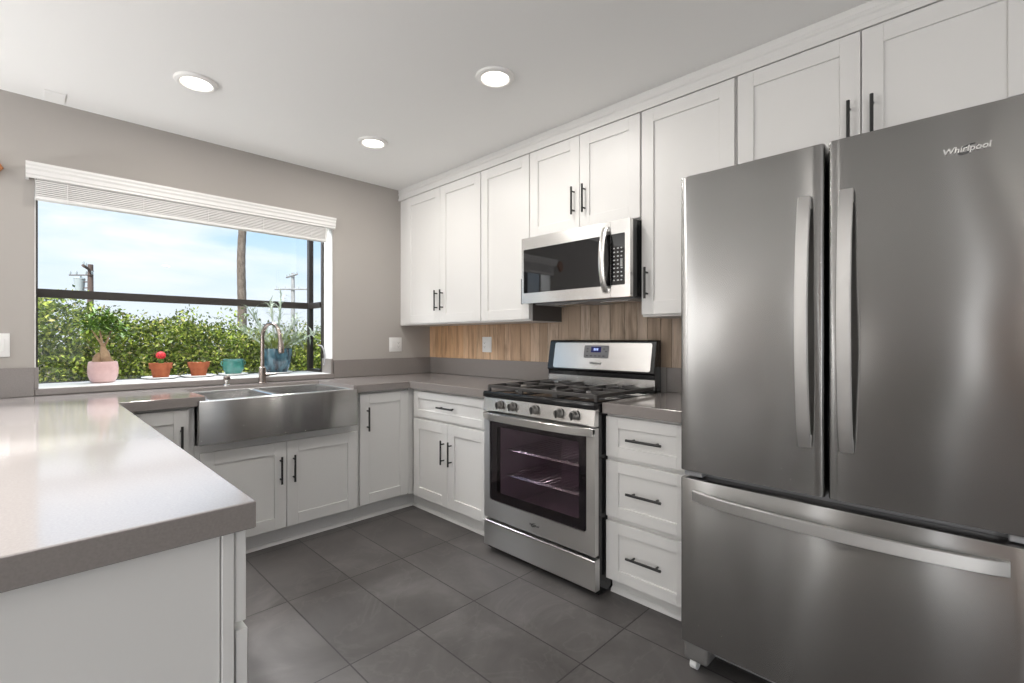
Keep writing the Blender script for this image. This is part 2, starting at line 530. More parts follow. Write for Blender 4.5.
m.box(-4.35, -1.85, Y0 - 0.15, Y0, 0, 0.78)
m.box(-4.35, -1.85, Y0 - 0.15, Y0, 2.13, CZ)
struct(m.build('wall_front', 'wall_paint', smooth=0))
def panel_door(name, wall, p0):
    # six-foot-eight wooden door with four raised panels, local x along the wall, local -y into the room
    m = MB().box(0, 0.92, -0.05, -0.002, 0.01, 2.08, 0.004)
    for xa in (0.10, 0.50):
        for za, zb in ((0.2, 0.95), (1.1, 1.95)):
            m.box(xa, xa + 0.32, -0.058, -0.05, za, zb, 0.006)
    d = struct(m.build(name, 'door_wood', loc=p0))
    d.rotation_euler = (0, 0, wall)
    MB().lathe([(0.0, -0.12), (0.027, -0.11), (0.027, -0.095), (0.012, -0.085), (0.012, -0.06), (0.02, -0.05), (0.0, -0.05)], (0.07, 0, 1.0), 16, 'y').build('door_knob', 'chrome', d)
panel_door('door_1', PI / 2, (X0, -4.49, 0))
panel_door('door_3', -PI / 2, (0, -5.3, 0))
m = MB()                                     # patio door frame and rear window frame
for y in (-6.4, -5.47, -4.55):
    m.box(X0 - 0.12, X0 - 0.04, y, y + 0.05, 0.02, 2.2)
m.box(X0 - 0.12, X0 - 0.04, -6.4, -4.5, 2.15, 2.2)
struct(m.build('door_2', 'trim_white', smooth=0))
m = MB()
for x in (-4.35, -3.125, -1.9):
    m.box(x, x + 0.05, Y0 - 0.12, Y0 - 0.04, 0.78, 2.13)
m.box(-4.35, -1.85, Y0 - 0.12, Y0 - 0.04, 0.78, 0.83)
m.box(-4.35, -1.85, Y0 - 0.12, Y0 - 0.04, 2.08, 2.13)
struct(m.build('window_2', 'trim_white', smooth=0))

# garden window: white jamb, stone sill, bronze frame boxed out beyond the wall
m = MB()
m.box(WX0 + 0.0005, WX0 + 0.006, 0.004, WT, WZ0 + 0.001, WZ1 - 0.001)
m.box(WX1 - 0.006, WX1 - 0.0005, 0.004, WT, WZ0 + 0.001, WZ1 - 0.001)
m.box(WX0 + 0.006, WX1 - 0.006, 0.004, WT, WZ1 - 0.006, WZ1 - 0.0005)
win = struct(m.build('window_1', 'trim_white', smooth=0))
GX0, GX1, GY = -2.558, -0.905, 0.42
m = MB()
m.box(WX0 + 0.001, WX1 - 0.001, -0.024, 0.0, 0.916, WZ0 - 0.001, 0.003)
m.box(WX1 - 0.022, WX1 - 0.006, -0.02, WT, WZ0, 1.062, 0.002)
m.build('sill_apron', 'quartz', win)
m = MB()
m.box(WX0 + 0.001, WX1 - 0.001, 0.0005, WT, 0.916, WZ0)
m.box(GX0 + 0.01, GX1 - 0.01, WT + 0.0005, GY + 0.02, 0.90, WZ0)
m.build('window_sill', 'sill_white', win)
m = MB()
b = 0.045
for x in (GX0, GX1 - b):
    m.box(x + 0.010, x + b, GY - b, GY, WZ0, 2.11)
    m.box(x + 0.016, x + 0.033, WT + 0.002, WT + 0.03, WZ0, 2.20)
    m.box(x + 0.005, x + b - 0.005, WT + 0.03, GY - b, 1.462, 1.505)
    m.box(x + 0.005, x + b - 0.005, WT + 0.03, GY - b, WZ0, WZ0 + 0.022)
    m.prism([(WT + 0.002, 2.16), (GY, 2.07), (GY, 2.11), (WT + 0.002, 2.20)], x + 0.002, x + b - 0.002, 'x')
m.box(GX0 + b, GX1 - b, GY - b + 0.004, GY, 1.459, 1.508)
m.box(GX0 + b, GX1 - b, GY - 0.03, GY, WZ0 - 0.01, WZ0 + 0.004)
m.box(GX0 + b, GX1 - b, GY - b, GY, 2.065, 2.11)
m.build('window_frame', 'bronze', win, smooth=0)
for nm, q in (('window_pane', [(GX0 + b, GY - 0.015, WZ0 + 0.004), (GX1 - b, GY - 0.015, WZ0 + 0.004), (GX1 - b, GY - 0.015, 1.459), (GX0 + b, GY - 0.015, 1.459)]),
              ('window_pane', [(GX0 + b, GY - 0.015, 1.508), (GX1 - b, GY - 0.015, 1.508), (GX1 - b, GY - 0.015, 2.065), (GX0 + b, GY - 0.015, 2.065)]),
              ('window_pane', [(GX0 + 0.02, WT + 0.03, WZ0), (GX0 + 0.02, GY - b, WZ0), (GX0 + 0.02, GY - b, 2.09), (GX0 + 0.02, WT + 0.03, 2.17)]),
              ('window_pane', [(GX1 - 0.02, WT + 0.03, WZ0), (GX1 - 0.02, GY - b, WZ0), (GX1 - 0.02, GY - b, 2.09), (GX1 - 0.02, WT + 0.03, 2.17)]),
              ('window_pane', [(GX0 + b, WT + 0.01, 2.175), (GX1 - b, WT + 0.01, 2.175), (GX1 - b, GY - 0.02, 2.095), (GX0 + b, GY - 0.02, 2.095)])):
    MB().face(q).build(nm, 'window_glass', win, smooth=0)
MB().tube([(-0.96, 0.150, 1.165), (-0.950, 0.12, 1.160), (-0.942, 0.10, 1.135), (-0.938, 0.09, 1.09), (-0.938, 0.09, 1.03), (-0.942, 0.095, 1.012)], 0.006, 8).build('window_lever', 'grey_plastic', win)

# crown moulding along the cabinet tops
prof = [(-0.002, 2.384), (-0.3405, 2.384), (-0.3405, 2.402), (-0.335, 2.406), (-0.335, 2.428), (-0.341, 2.435), (-0.341, 2.447),
        (-0.336, 2.451), (-0.340, 2.462), (-0.340, CZ - 0.001), (-0.002, CZ - 0.001)]
struct(MB().prism(prof, -3.70, -0.002, 'y').build('trim_1', 'white_paint', smooth=20))

# ------------------------------------------------------------------ cabinets
# local frame of a unit: x along its width, y = 0 at the wall, front towards -y
def shaker(x0, x1, z0, z1, yf, stile=0.066, rail=0.068, rec=0.009, th=0.020):
    m = MB()
    yb = yf + th
    m.box(x0, x0 + stile, yf, yb, z0, z1, 0.0012)
    m.box(x1 - stile, x1, yf, yb, z0, z1, 0.0012)
    m.box(x0 + stile, x1 - stile, yf, yb, z0, z0 + rail, 0.0012)
    m.box(x0 + stile, x1 - stile, yf, yb, z1 - rail, z1, 0.0012)
    m.box(x0 + stile - 0.002, x1 - stile + 0.002, yf + rec, yb - 0.001, z0 + rail - 0.002, z1 - rail + 0.002)
    return m
def bar_pull(x, z, yf, vert=True, L=0.158):
    m = MB()
    h = L / 2
    yo = yf - 0.030
    if vert:
        m.tube([(x, yo, z - h), (x, yo, z + h)], 0.006, 10)
        for s in (-1, 1):
            m.tube([(x, yf - 0.0005, z + s * h * 0.68), (x, yo, z + s * h * 0.68)], 0.0048, 8)
    else:
        m.tube([(x - h, yo, z), (x + h, yo, z)], 0.006, 10)
        for s in (-1, 1):
            m.tube([(x + s * h * 0.68, yf - 0.0005, z), (x + s * h * 0.68, yo, z)], 0.0048, 8)
    return m
def add_door(root, x0, x1, z0, z1, yf, hx, hz, L=0.158):
    d = shaker(x0, x1, z0, z1, yf).build('door', 'white_paint', root)
    bar_pull(hx, hz, yf, True, L).build('handle', 'black_metal', d)
    return d
def add_drawer(root, x0, x1, z0, z1, yf, rail=0.052, stile=0.066):
    d = shaker(x0, x1, z0, z1, yf, stile=stile, rail=rail).build('drawer', 'white_paint', root)
    bar_pull((x0 + x1) / 2, (z0 + z1) / 2, yf, False, 0.170).build('handle', 'black_metal', d)
    return d
UF, UD = -0.318, -0.3395      # upper: frame and door-face depth
RS = -PI / 2
def upper(name, label, x0, x1, z0, doors):
    r = thing(name, label, 'cabinet', (-0.001, 0, 0), RS, 'white wall cabinets above the range run')
    m = MB().box(x0, x1, UF, -0.001, z0, 2.382, 0.001)
    m.build('carcass', 'white_paint', r)
    for a, b_, za, zb, hx, hz in doors:
        add_door(r, a, b_, za, zb, UD, hx, hz)
    return r
upper('wall_cabinet', 'white two-door wall cabinet in the corner beside the window wall', 0.002, 1.0545, 1.327,
      [(0.120, 0.5865, 1.338, 2.378, 0.5525, 1.509), (0.5895, 1.0500, 1.338, 2.378, 0.6235, 1.509)])
upper('wall_cabinet', 'white single-door wall cabinet just left of the microwave', 1.0555, 1.5130, 1.327,
      [(1.0585, 1.5105, 1.338, 2.378, 1.478, 1.511)])
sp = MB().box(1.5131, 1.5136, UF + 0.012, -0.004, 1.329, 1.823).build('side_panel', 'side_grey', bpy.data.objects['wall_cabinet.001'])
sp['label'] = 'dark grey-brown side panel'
upper('wall_cabinet', 'short white two-door wall cabinet directly above the microwave', 1.5140, 2.2890, 1.834,
      [(1.5180, 1.9005, 1.840, 2.378, 1.865, 2.006), (1.9035, 2.2850, 1.840, 2.378, 1.941, 2.006)])
upper('wall_cabinet', 'tall white single-door wall cabinet between microwave and refrigerator', 2.2900, 2.7585, 1.327,
      [(2.2950, 2.7530, 1.338, 2.378, 2.328, 1.497)])
upper('wall_cabinet', 'white two-door wall cabinet over the refrigerator', 2.7595, 3.68, 1.862,
      [(2.7670, 3.2120, 1.873, 2.378, 3.178, 2.037), (3.2160, 3.6650, 1.873, 2.378, 3.250, 2.037)])

BF, BD, TOE, BT = -0.610, -0.632, -0.567, 0.8625
def base(name, label, x0, x1, loc, rz, top=BT, toe=(None, None), group='white base cabinets under the grey worktop'):
    r = thing(name, label, 'cabinet', loc, rz, group)
    MB().box(x0, x1, BF, -0.003, 0.105, top, 0.001).build('carcass', 'white_paint', r)
    t0, t1 = toe[0] if toe[0] is not None else x0, toe[1] if toe[1] is not None else x1
    m = MB().box(t0, t1, TOE, TOE + 0.015, 0.001, 0.1045)
    m.prism([(TOE - 0.016, 0.001), (TOE - 0.0003, 0.001), (TOE - 0.0003, 0.022), (TOE - 0.006, 0.019), (TOE - 0.013, 0.011)], t0, t1, 'x')
    m.build('toe_kick', 'white_paint', r)
    return r
# stove wall, left of the range
r = base('base_cabinet', 'white base cabinet with one drawer over two doors, left of the range', 0.6345, 1.4925, (-0.001, 0, 0), RS, toe=(0.6345, 1.4925))
add_drawer(r, 0.668, 1.452, 0.672, 0.849, BD, 0.05, 0.06)
add_door(r, 0.668, 1.0585, 0.110, 0.655, BD, 1.022, 0.470)
add_door(r, 1.0615, 1.452, 0.110, 0.655, BD, 1.100, 0.470)
# stove wall, right of the range
r = base('base_cabinet', 'white three-drawer base cabinet between range and refrigerator', 2.2675, 2.735, (-0.001, 0, 0), RS)
add_drawer(r, 2.2735, 2.690, 0.662, 0.850, BD)
add_drawer(r, 2.2735, 2.690, 0.381, 0.643, BD)
add_drawer(r, 2.2735, 2.690, 0.086, 0.359, BD)
# window wall
r = base('base_cabinet', 'white single-door base cabinet in the corner, right of the sink', -1.033, -0.004, (0, -0.001, 0), 0, toe=(-1.033, -0.5515))
add_door(r, -1.0215, -0.6525, 0.116, 0.849, BD, -0.972, 0.683)
MB().box(-0.650, -0.611, -0.628, -0.611, 0.106, 0.862, 0.001).build('filler', 'white_paint', r)
m = MB().box(-0.566, -0.551, -0.633, -0.5685, 0.001, 0.1045)
m.box(-0.582, -0.5665, -0.633, -0.567, 0.001, 0.018)
m.build('toe_return', 'white_paint', r)
r = base('base_cabinet', 'white two-door sink base cabinet below the steel apron sink', -1.944, -1.0345, (0, -0.001, 0), 0, top=0.652)
add_door(r, -1.922, -1.4875, 0.110, 0.613, BD, -1.522, 0.452)
add_door(r, -1.4845, -1.040, 0.110, 0.613, BD, -1.448, 0.452)
for xa, xb in ((-1.9440, -1.9425), (-1.070, -1.0345)):
    MB().box(xa, xb, BF, -0.3, 0.6525, BT).build('side_stile', 'white_paint', r)
r = base('base_cabinet', 'white single-door base cabinet tucked between sink and peninsula', -2.2450, -1.945, (0, -0.001, 0), 0, toe=(-2.235, -1.945))
add_door(r, -2.236, -1.970, 0.116, 0.849, BD, -2.005, 0.690)
# peninsula base: drawers towards the aisle, plain panel at the end
r = thing('peninsula_cabinet', 'white peninsula base cabinet with plain end panel under the glossy worktop', 'cabinet', (-2.283, -2.555, 0), 0)
PX = -0.620
MB().box(PX, -0.0005, 0.018, 2.550, 0.105, BT, 0.001).build('carcass', 'white_paint', r)
m = MB().box(PX, -0.022, 0.0065, 0.0175, 0.02, BT, 0.001)
m.box(-0.0205, 0.0, 0.0, 0.0175, 0.02, BT, 0.0015)
m.build('end_panel', 'white_paint', r)
MB().box(PX, -0.06, 0.02, 2.54, 0.001, 0.1045).build('toe_kick', 'white_paint', r)
def pen_front(kind, y0, y1, z0, z1, x=0.0005):
    m = shaker(y0, y1, z0, z1, -0.0205)
    for v in m.bm.verts:                      # local front -y  ->  +x
        v.co = Vector((-v.co.y + x, v.co.x, v.co.z))
    return m.build(kind, 'white_paint', r)
def pen_pull(parent, y, z, vert):
    m = bar_pull(y, z, -0.021, vert, 0.16)
    for v in m.bm.verts:
        v.co = Vector((-v.co.y, v.co.x, v.co.z))
    m.build('handle', 'black_metal', parent)
for (za, zb, xo) in ((0.682, 0.852, 0.0005), (0.400, 0.667, 0.003), (0.112, 0.386, 0.0005)):
    d = pen_front('drawer', 0.005, 0.60, za, zb, xo)
    pen_pull(d, 0.30, (za + zb) / 2, False)
d = pen_front('door', 0.61, 1.08, 0.112, 0.852); pen_pull(d, 1.04, 0.7, True)
d = pen_front('door', 1.083, 1.55, 0.112, 0.852); pen_pull(d, 1.12, 0.7, True)

# ------------------------------------------------------------------ worktops and backsplashes
SX0, SX1 = -1.903, -1.077
poly = [(-0.022, -0.022), (-0.022, -1.4935), (-0.656, -1.4935), (-0.656, -0.656), (SX1, -0.656), (SX1, -0.125), (SX0, -0.125), (SX0, -0.656),
        (-2.256, -0.656), (-2.256, -2.586), (-2.93, -2.584), (-2.93, -0.022)]
tag(MB().prism(poly, 0.864, 0.914, 'z', 0.002, 1).build('worktop', 'quartz', smooth=25),
    'long grey quartz worktop wrapping from the range past the sink to the peninsula', 'worktop')
tag(MB().box(-0.656, -0.022, -2.746, -2.2665, 0.864, 0.914, 0.002).build('worktop', 'quartz', smooth=25),
    'short grey quartz worktop between range and refrigerator', 'worktop')
tag(MB().box(WX1 + 0.001, -0.021, -0.020, -0.0005, 0.9145, 1.052, 0.0015).build('stone_backsplash', 'quartz'),
    'grey quartz upstand on the wall right of the window', 'backsplash')
tag(MB().box(-3.6, WX0 - 0.0, -0.024, -0.0005, 0.9145, 1.064, 0.0015).box(WX0, WX0 + 0.016, -0.024, -0.0005, 0.953, 1.064, 0.0015).build('stone_backsplash', 'quartz'),
    'grey quartz upstand on the wall left of the window', 'backsplash')
tag(MB().box(-0.020, -0.0005, -1.4935, -0.0005, 0.9145, 1.052, 0.0015).build('stone_backsplash', 'quartz'),
    'grey quartz upstand under the wood planks left of the range', 'backsplash')
tag(MB().box(-0.020, -0.0005, -2.762, -2.2665, 0.9145, 1.052, 0.0015).build('stone_backsplash', 'quartz'),
    'grey quartz upstand under the wood planks right of the range', 'backsplash')
# vertical wooden planks
m = MB()
tones = []
y = -0.0005
pal = [(0.50, 0.315, 0.18), (0.58, 0.385, 0.235), (0.42, 0.25, 0.135), (0.54, 0.335, 0.19)]
lay = bm_col = m.bm.loops.layers.float_color.new('tone')
i = 0
while y > -2.76:
    wd = random.choice((0.066, 0.075, 0.085, 0.10))
    y2 = max(y - wd, -2.762)
    t = min(1, max(0, (-y - 0.3) / 1.2))
    warm = random.choice(pal[:4])
    grey = random.choice([(0.40, 0.31, 0.235), (0.44, 0.345, 0.27), (0.34, 0.26, 0.195), (0.48, 0.385, 0.305)])
    col = tuple(1.15 * (a * (1 - t) + b_ * t) for a, b_ in zip(warm, grey))
    if -y > 2.3:
        col = random.choice([(0.42, 0.24, 0.13), (0.38, 0.25, 0.17)])
    n0 = len(m.bm.faces)
    behind = (-y2 > 1.494 and -y < 2.266)
    m.box(-0.016, -0.0005, y2 + 0.0012, y - 0.0012, 1.0525, 1.846 if behind else 1.3265, 0.0012)
    m.bm.faces.ensure_lookup_table()
    for f in m.bm.faces[n0:]:
        for l in f.loops:
            l[lay] = (*col, 1)
    y = y2
    i += 1
o = m.build('wood_backsplash', 'plank_wood', clean=False)
tag(o, 'vertical reclaimed wood planks on the wall behind the range', 'backsplash')

# ------------------------------------------------------------------ apron sink, faucet, soap pump
r = thing('apron_sink', 'stainless steel double-bowl apron-front sink below the window', 'sink', (-1.49, -0.41, 0.655))
def sk(m):
    for v in m.bm.verts:
        v.co -= Vector((-1.49, -0.41, 0.655))
    return m
m = MB().box(-1.942, -1.0735, -0.700, -0.662, 0.664, 0.893, 0.006, 2)
sk(m).build('apron', 'steel_sink', r)
ax0, ax1, ay0, ay1, zt, zb = SX0 + 0.002, SX1 - 0.002, -0.661, -0.127, 0.893, 0.664
dv0, dv1 = -1.540, -1.512
m = MB()
hx = [(ax0 + 0.022, dv0), (dv1, ax1 - 0.022)]
hy0, hy1 = ay0 + 0.012, ay1 - 0.022
m.box(ax0, ax1, ay0, hy0, zb + 0.2, zt, 0.002)
m.box(ax0, ax1, hy1, ay1, zb + 0.2, zt, 0.002)
m.box(ax0, hx[0][0], hy0, hy1, zb + 0.2, zt, 0.002)
m.box(hx[1][1], ax1, hy0, hy1, zb + 0.2, zt, 0.002)
m.box(dv0, dv1, hy0, hy1, zb + 0.06, zt - 0.004, 0.004)
sk(m).build('rim', 'steel_bright', r)
for a, b_ in hx:
    m = MB()
    s = 0.012
    A = [(a, hy0, zt - 0.01), (b_, hy0, zt - 0.01), (b_, hy1, zt - 0.01), (a, hy1, zt - 0.01)]
    B = [(a + s, hy0 + s, zb + 0.012), (b_ - s, hy0 + s, zb + 0.012), (b_ - s, hy1 - s, zb + 0.012), (a + s, hy1 - s, zb + 0.012)]
    for k in range(4):
        m.face([A[k], A[(k + 1) % 4], B[(k + 1) % 4], B[k]])
    m.face(B)
    bw = sk(m).build('bowl', 'steel_sink', r, smooth=0)
    MB().lathe([(0.0, 0.001), (0.03, 0.001), (0.042, 0.004), (0.045, 0.001)], ((a + b_) / 2 + 1.49, (hy0 + hy1) / 2 + 0.41, zb + 0.0125 - 0.655), 20).build('drain', 'chrome', bw)

r = thing('kitchen_faucet', 'brushed gooseneck pull-down faucet behind the sink', 'faucet', (-1.442, -0.078, 0.9145))
MB().lathe([(0.0, 0), (0.026, 0), (0.026, 0.006), (0.022, 0.010), (0.022, 0.105), (0.016, 0.112), (0.0, 0.113)], seg=24).build('body', 'faucet_metal', r)
pts = [(0, 0, 0.10), (0, 0, 0.20), (0, 0, 0.295)]
R = 0.098
for k in range(1, 15):
    a = PI * k / 15
    pts.append((0.045 * (1 - math.cos(a)) / 2, -R * (1 - math.cos(a)), 0.300 + R * 1.05 * math.sin(a)))
pts.append((0.046, -2 * R - 0.004, 0.285))
MB().tube(pts, 0.0125, 14).build('spout', 'faucet_metal', r)
MB().tube([(0.046, -2 * R - 0.004, 0.288), (0.047, -2 * R - 0.008, 0.262), (0.048, -2 * R - 0.012, 0.225), (0.048, -2 * R - 0.013, 0.205)], [0.014, 0.017, 0.019, 0.016], 14).build('spray_head', 'faucet_metal', r)
MB().tube([(0.020, 0, 0.055), (0.040, 0, 0.056), (0.045, 0, 0.056), (0.092, -0.008, 0.060)], [0.013, 0.013, 0.008, 0.006], 10).build('lever', 'faucet_metal', r)
r = thing('soap_dispenser', 'short brushed metal dispenser cap on the deck left of the faucet', 'soap dispenser', (-1.654, -0.078, 0.9145))
MB().lathe([(0.0, 0), (0.021, 0), (0.021, 0.005), (0.015, 0.008), (0.015, 0.035), (0.0, 0.036)], seg=20).build('base', 'chrome', r)
MB().lathe([(0.0, 0.035), (0.020, 0.036), (0.021, 0.055), (0.016, 0.062), (0.0, 0.063)], seg=20).build('cap', 'faucet_metal', r)

# ------------------------------------------------------------------ gas range   (local: x along width, front -y; rotated onto the right wall)
r = thing('gas_range', 'stainless gas range with black cooktop under the microwave', 'range', (-0.022, -1.497, 0), RS)
RW, RF = 0.766, -0.655                        # width, body front;   door face at -0.683 (world x -0.705)
DF = -0.684
m = MB()
m.box(0.001, 0.022, RF, -0.005, 0.012, 0.900, 0.002)
m.box(RW - 0.022, RW - 0.001, RF, -0.005, 0.012, 0.900, 0.002)
m.box(0.022, RW - 0.022, -0.03, -0.005, 0.05, 0.900)
m.box(0.022, RW - 0.022, RF, -0.03, 0.80, 0.900)
m.box(0.022, RW - 0.022, RF, -0.03, 0.195, 0.225)
m.box(0.022, RW - 0.022, RF + 0.02, RF + 0.04, 0.03, 0.19)
m.build('body', 'black_enamel', r)
m = MB()                                      # oven cavity liner
a0, a1, f0, f1, c0, c1 = 0.10, RW - 0.10, RF + 0.005, -0.10, 0.26, 0.745
for q in ([(a0, f0, c0), (a0, f1, c0), (a0, f1, c1), (a0, f0, c1)], [(a1, f0, c0), (a1, f1, c0), (a1, f1, c1), (a1, f0, c1)],
          [(a0, f1, c0), (a1, f1, c0), (a1, f1, c1), (a0, f1, c1)], [(a0, f0, c0), (a1, f0, c0), (a1, f1, c0), (a0, f1, c0)],
          [(a0, f0, c1), (a1, f0, c1), (a1, f1, c1), (a0, f1, c1)]):
    m.face(q)
m.build('oven_liner', 'cavity', r, smooth=0)
for z in (0.44, 0.585):
    m = MB()
    for yy in (f0 + 0.03, f0 + 0.05, f1 - 0.03):
        m.tube([(a0 + 0.012, yy, z), (a1 - 0.012, yy, z)], 0.0035, 6)
    for k in range(16):
        xx = a0 + 0.02 + (a1 - a0 - 0.04) * k / 15
        m.tube([(xx, f0 + 0.03, z), (xx, f1 - 0.03, z)], 0.0018, 5)
    m.build('oven_rack', 'chrome', r)
ol = lamp('oven_fill', 'POINT', (0.60, -0.18, 0.70), (0, 0, 0), 0.13, (1.0, 0.88, 0.93), shadow_soft_size=0.02)  # point light added inside the oven so the racks show
ol.parent = r
# cooktop
m = MB().box(-0.001, RW + 0.001, -0.690, -0.040, 0.9005, 0.917, 0.005, 2)
m.box(0.0, RW, -0.694, -0.660, 0.884, 0.9125, 0.004, 2)
m.build('cooktop', 'black_enamel', r)
burn = [(0.155, -0.52, 0.048), (0.155, -0.22, 0.038), (0.383, -0.37, 0.055), (0.611, -0.52, 0.052), (0.611, -0.22, 0.034)]
for bx, by, br_ in burn:
    bo = MB().lathe([(0, 0.9165), (br_, 0.9165), (br_, 0.924), (br_ * 0.72, 0.927), (0, 0.927)], (bx, by, 0), 20).build('burner', 'steel', r)
    MB().lathe([(0, 0.927), (br_ * 0.7, 0.927), (br_ * 0.7, 0.933), (br_ * 0.5, 0.935), (0, 0.935)], (bx, by, 0), 20).build('burner_cap', 'cast_iron', bo)
def grate(x0, x1, centres):
    m = MB()
    y0, y1, z0, z1, t = -0.655, -0.095, 0.936, 0.950, 0.006
    for xx in (x0, x1):
        m.box(xx - t, xx + t, y0, y1, z0 - 0.004, z1, 0.002)
    for yy in (y0, y1, (y0 + y1) / 2):
        m.box(x0, x1, yy - t, yy + t, z0 - 0.004, z1, 0.002)
    for xx in (x0, x1):
        for yy in (y0, y1):
            m.box(xx - 0.008, xx + 0.008, yy - 0.008, yy + 0.008, 0.9172, z1, 0.002)
    for cx_, cy_ in centres:
        for k in range(4):
            a = k * PI / 2
            dx, dy = math.cos(a), math.sin(a)
            ex = (x1 - cx_) if dx > 0.5 else (cx_ - x0) if dx < -0.5 else 0
            ey = 0.13
            L = ex if abs(dx) > 0.5 else ey
            p0, p1 = (cx_ + dx * 0.025, cy_ + dy * 0.025), (cx_ + dx * L, cy_ + dy * L)
            m.box(min(p0[0], p1[0]) - 0.0045 * abs(dy), max(p0[0], p1[0]) + 0.0045 * abs(dy), min(p0[1], p1[1]) - 0.0045 * abs(dx), max(p0[1], p1[1]) + 0.0045 * abs(dx), z0, z1 + 0.002, 0.0015)
    return m
grate(0.014, 0.255, [(0.155, -0.52), (0.155, -0.22)]).build('grate', 'cast_iron', r)
grate(0.270, 0.496, [(0.383, -0.37)]).build('grate', 'cast_iron', r)
grate(0.511, 0.752, [(0.611, -0.52), (0.611, -0.22)]).build('grate', 'cast_iron', r)
# control panel with five knobs
cp = MB().prism([(-0.6555, 0.803), (-0.690, 0.803), (-0.6935, 0.810), (-0.682, 0.880), (-0.677, 0.8835), (-0.6555, 0.8835)], 0.001, RW - 0.001, 'x').build('control_panel', 'steel_bright', r)
for kx in (0.140, 0.237, 0.398, 0.560, 0.655):
    k = MB().lathe([(0.0, 0.0), (0.024, 0.0), (0.024, -0.004), (0.0205, -0.006), (0.019, -0.024), (0.016, -0.027), (0.0, -0.027)], (kx, -0.6915, 0.848), 22, 'y')
    ko = k.build('knob', 'knob_dark', r)
    MB().box(kx - 0.005, kx + 0.005, -0.7235, -0.7185, 0.826, 0.864, 0.002).build('grip', 'black_metal', ko)
# oven door
dz0, dz1 = 0.198, 0.797
m = MB()
wx0, wx1, wz0, wz1 = 0.045, RW - 0.050, 0.300, 0.765
def rrect(x0, x1, z0, z1, rad, n=5):
    out = []
    for cx_, cz_, a0_ in ((x1 - rad, z1 - rad, 0), (x0 + rad, z1 - rad, PI / 2), (x0 + rad, z0 + rad, PI), (x1 - rad, z0 + rad, 1.5 * PI)):
        for k in range(n + 1):
            a = a0_ + PI / 2 * k / n
            out.append((cx_ + rad * math.cos(a), cz_ + rad * math.sin(a)))
    return out
inn = rrect(wx0, wx1, wz0, wz1, 0.018)
out = rrect(0.0, RW, dz0, dz1, 0.004)
def plate_with_hole(m, outp, inp, yf, yb):
    vo = [[m.bm.verts.new((x, yy, z)) for x, z in outp] for yy in (yf, yb)]
    vi = [[m.bm.verts.new((x, yy, z)) for x, z in inp] for yy in (yf, yb)]
    n = len(outp)
    for k in range(n):
        k2 = (k + 1) % n
        m.bm.faces.new([vo[0][k], vo[0][k2], vi[0][k2], vi[0][k]])
        m.bm.faces.new([vo[1][k], vi[1][k], vi[1][k2], vo[1][k2]])
        m.bm.faces.new([vo[0][k], vo[1][k], vo[1][k2], vo[0][k2]])
        m.bm.faces.new([vi[0][k], vi[0][k2], vi[1][k2], vi[1][k]])
plate_with_hole(m, out, inn, DF, -0.6565)
door = m.build('oven_door', 'steel', r)
m = MB()
m.prism([(x, z) for x, z in rrect(wx0 + 0.0005, wx1 - 0.0005, wz0 + 0.0005, wz1 - 0.0005, 0.018)], DF + 0.0025, DF + 0.0055, 'y')
m.build('oven_window', 'oven_glass', door, smooth=0)
m = MB()                                      # black border printed behind the glass
plate_with_hole(m, rrect(wx0 + 0.001, wx1 - 0.001, wz0 + 0.001, wz1 - 0.001, 0.018), rrect(wx0 + 0.05, wx1 - 0.05, wz0 + 0.05, wz1 - 0.045, 0.012), DF + 0.008, DF + 0.011)
m.build('window_border', 'black_enamel', door)
m = MB()                                      # bowed bar handle across the door top
n = 18
pr = []
for k in range(n + 1):
    t = k / n
    x = 0.006 + (RW - 0.012) * t
    bow = 0.012 + 0.040 * (1 - (2 * t - 1) ** 4) ** 0.9
    pr.append((x, DF - bow))
front = pr
back = [(x, y + 0.013) for x, y in pr][::-1]
m.prism(front + back, 0.759, 0.797, 'z', 0.0015, 1)
m.box(0.006, 0.034, DF - 0.014, DF - 0.0003, 0.768, 0.793)
m.box(RW - 0.034, RW - 0.006, DF - 0.014, DF - 0.0003, 0.768, 0.793)
m.build('handle', 'steel_bright', door, smooth=15)
def swirl_logo(size, along):                  # plain oval ring with a tail and a small wordmark
    pts = []
    for k in range(26):
        a = 0.5 + 2 * PI * k / 28
        x, z = math.cos(a) * size, math.sin(a) * size * 0.42
        c_, s_ = math.cos(0.45), math.sin(0.45)
        pts.append((x * c_ - z * s_, 0, x * s_ + z * c_))
    rr = [0.0012 + 0.0022 * math.sin(PI * k / 25) for k in range(26)]
    m = MB().tube(pts, [q * size / 0.022 for q in rr], 8)
    for v in m.bm.verts:
        v.co.y *= 0.25
    return m
lg = swirl_logo(0.017, 0).build('logo', 'logo_dark', door, loc=(RW / 2, DF - 0.001, 0.245))
t_ = text_mesh('Whirlpool', 0.016, 0.0004, 0.2)
mesh_obj('wordmark', t_, 'logo_dark', door, (RW / 2 + 0.004, DF - 0.0022, 0.245), (PI / 2, 0, 0))
# storage drawer
dr = MB()
dr.prism([(-0.648, 0.036), (DF + 0.004, 0.036), (DF, 0.040), (DF, 0.172), (DF - 0.007, 0.179), (DF - 0.004, 0.183), (-0.648, 0.183)], 0.0, RW, 'x')
dr.build('storage_drawer', 'steel', r)
for xx in (0.03, RW - 0.03):
    for yy in (-0.60, -0.06):
        MB().lathe([(0.0, 0.0005), (0.018, 0.0005), (0.018, 0.012), (0.0, 0.012)], (xx, yy, 0), 12).build('foot', 'dark_plastic', r)
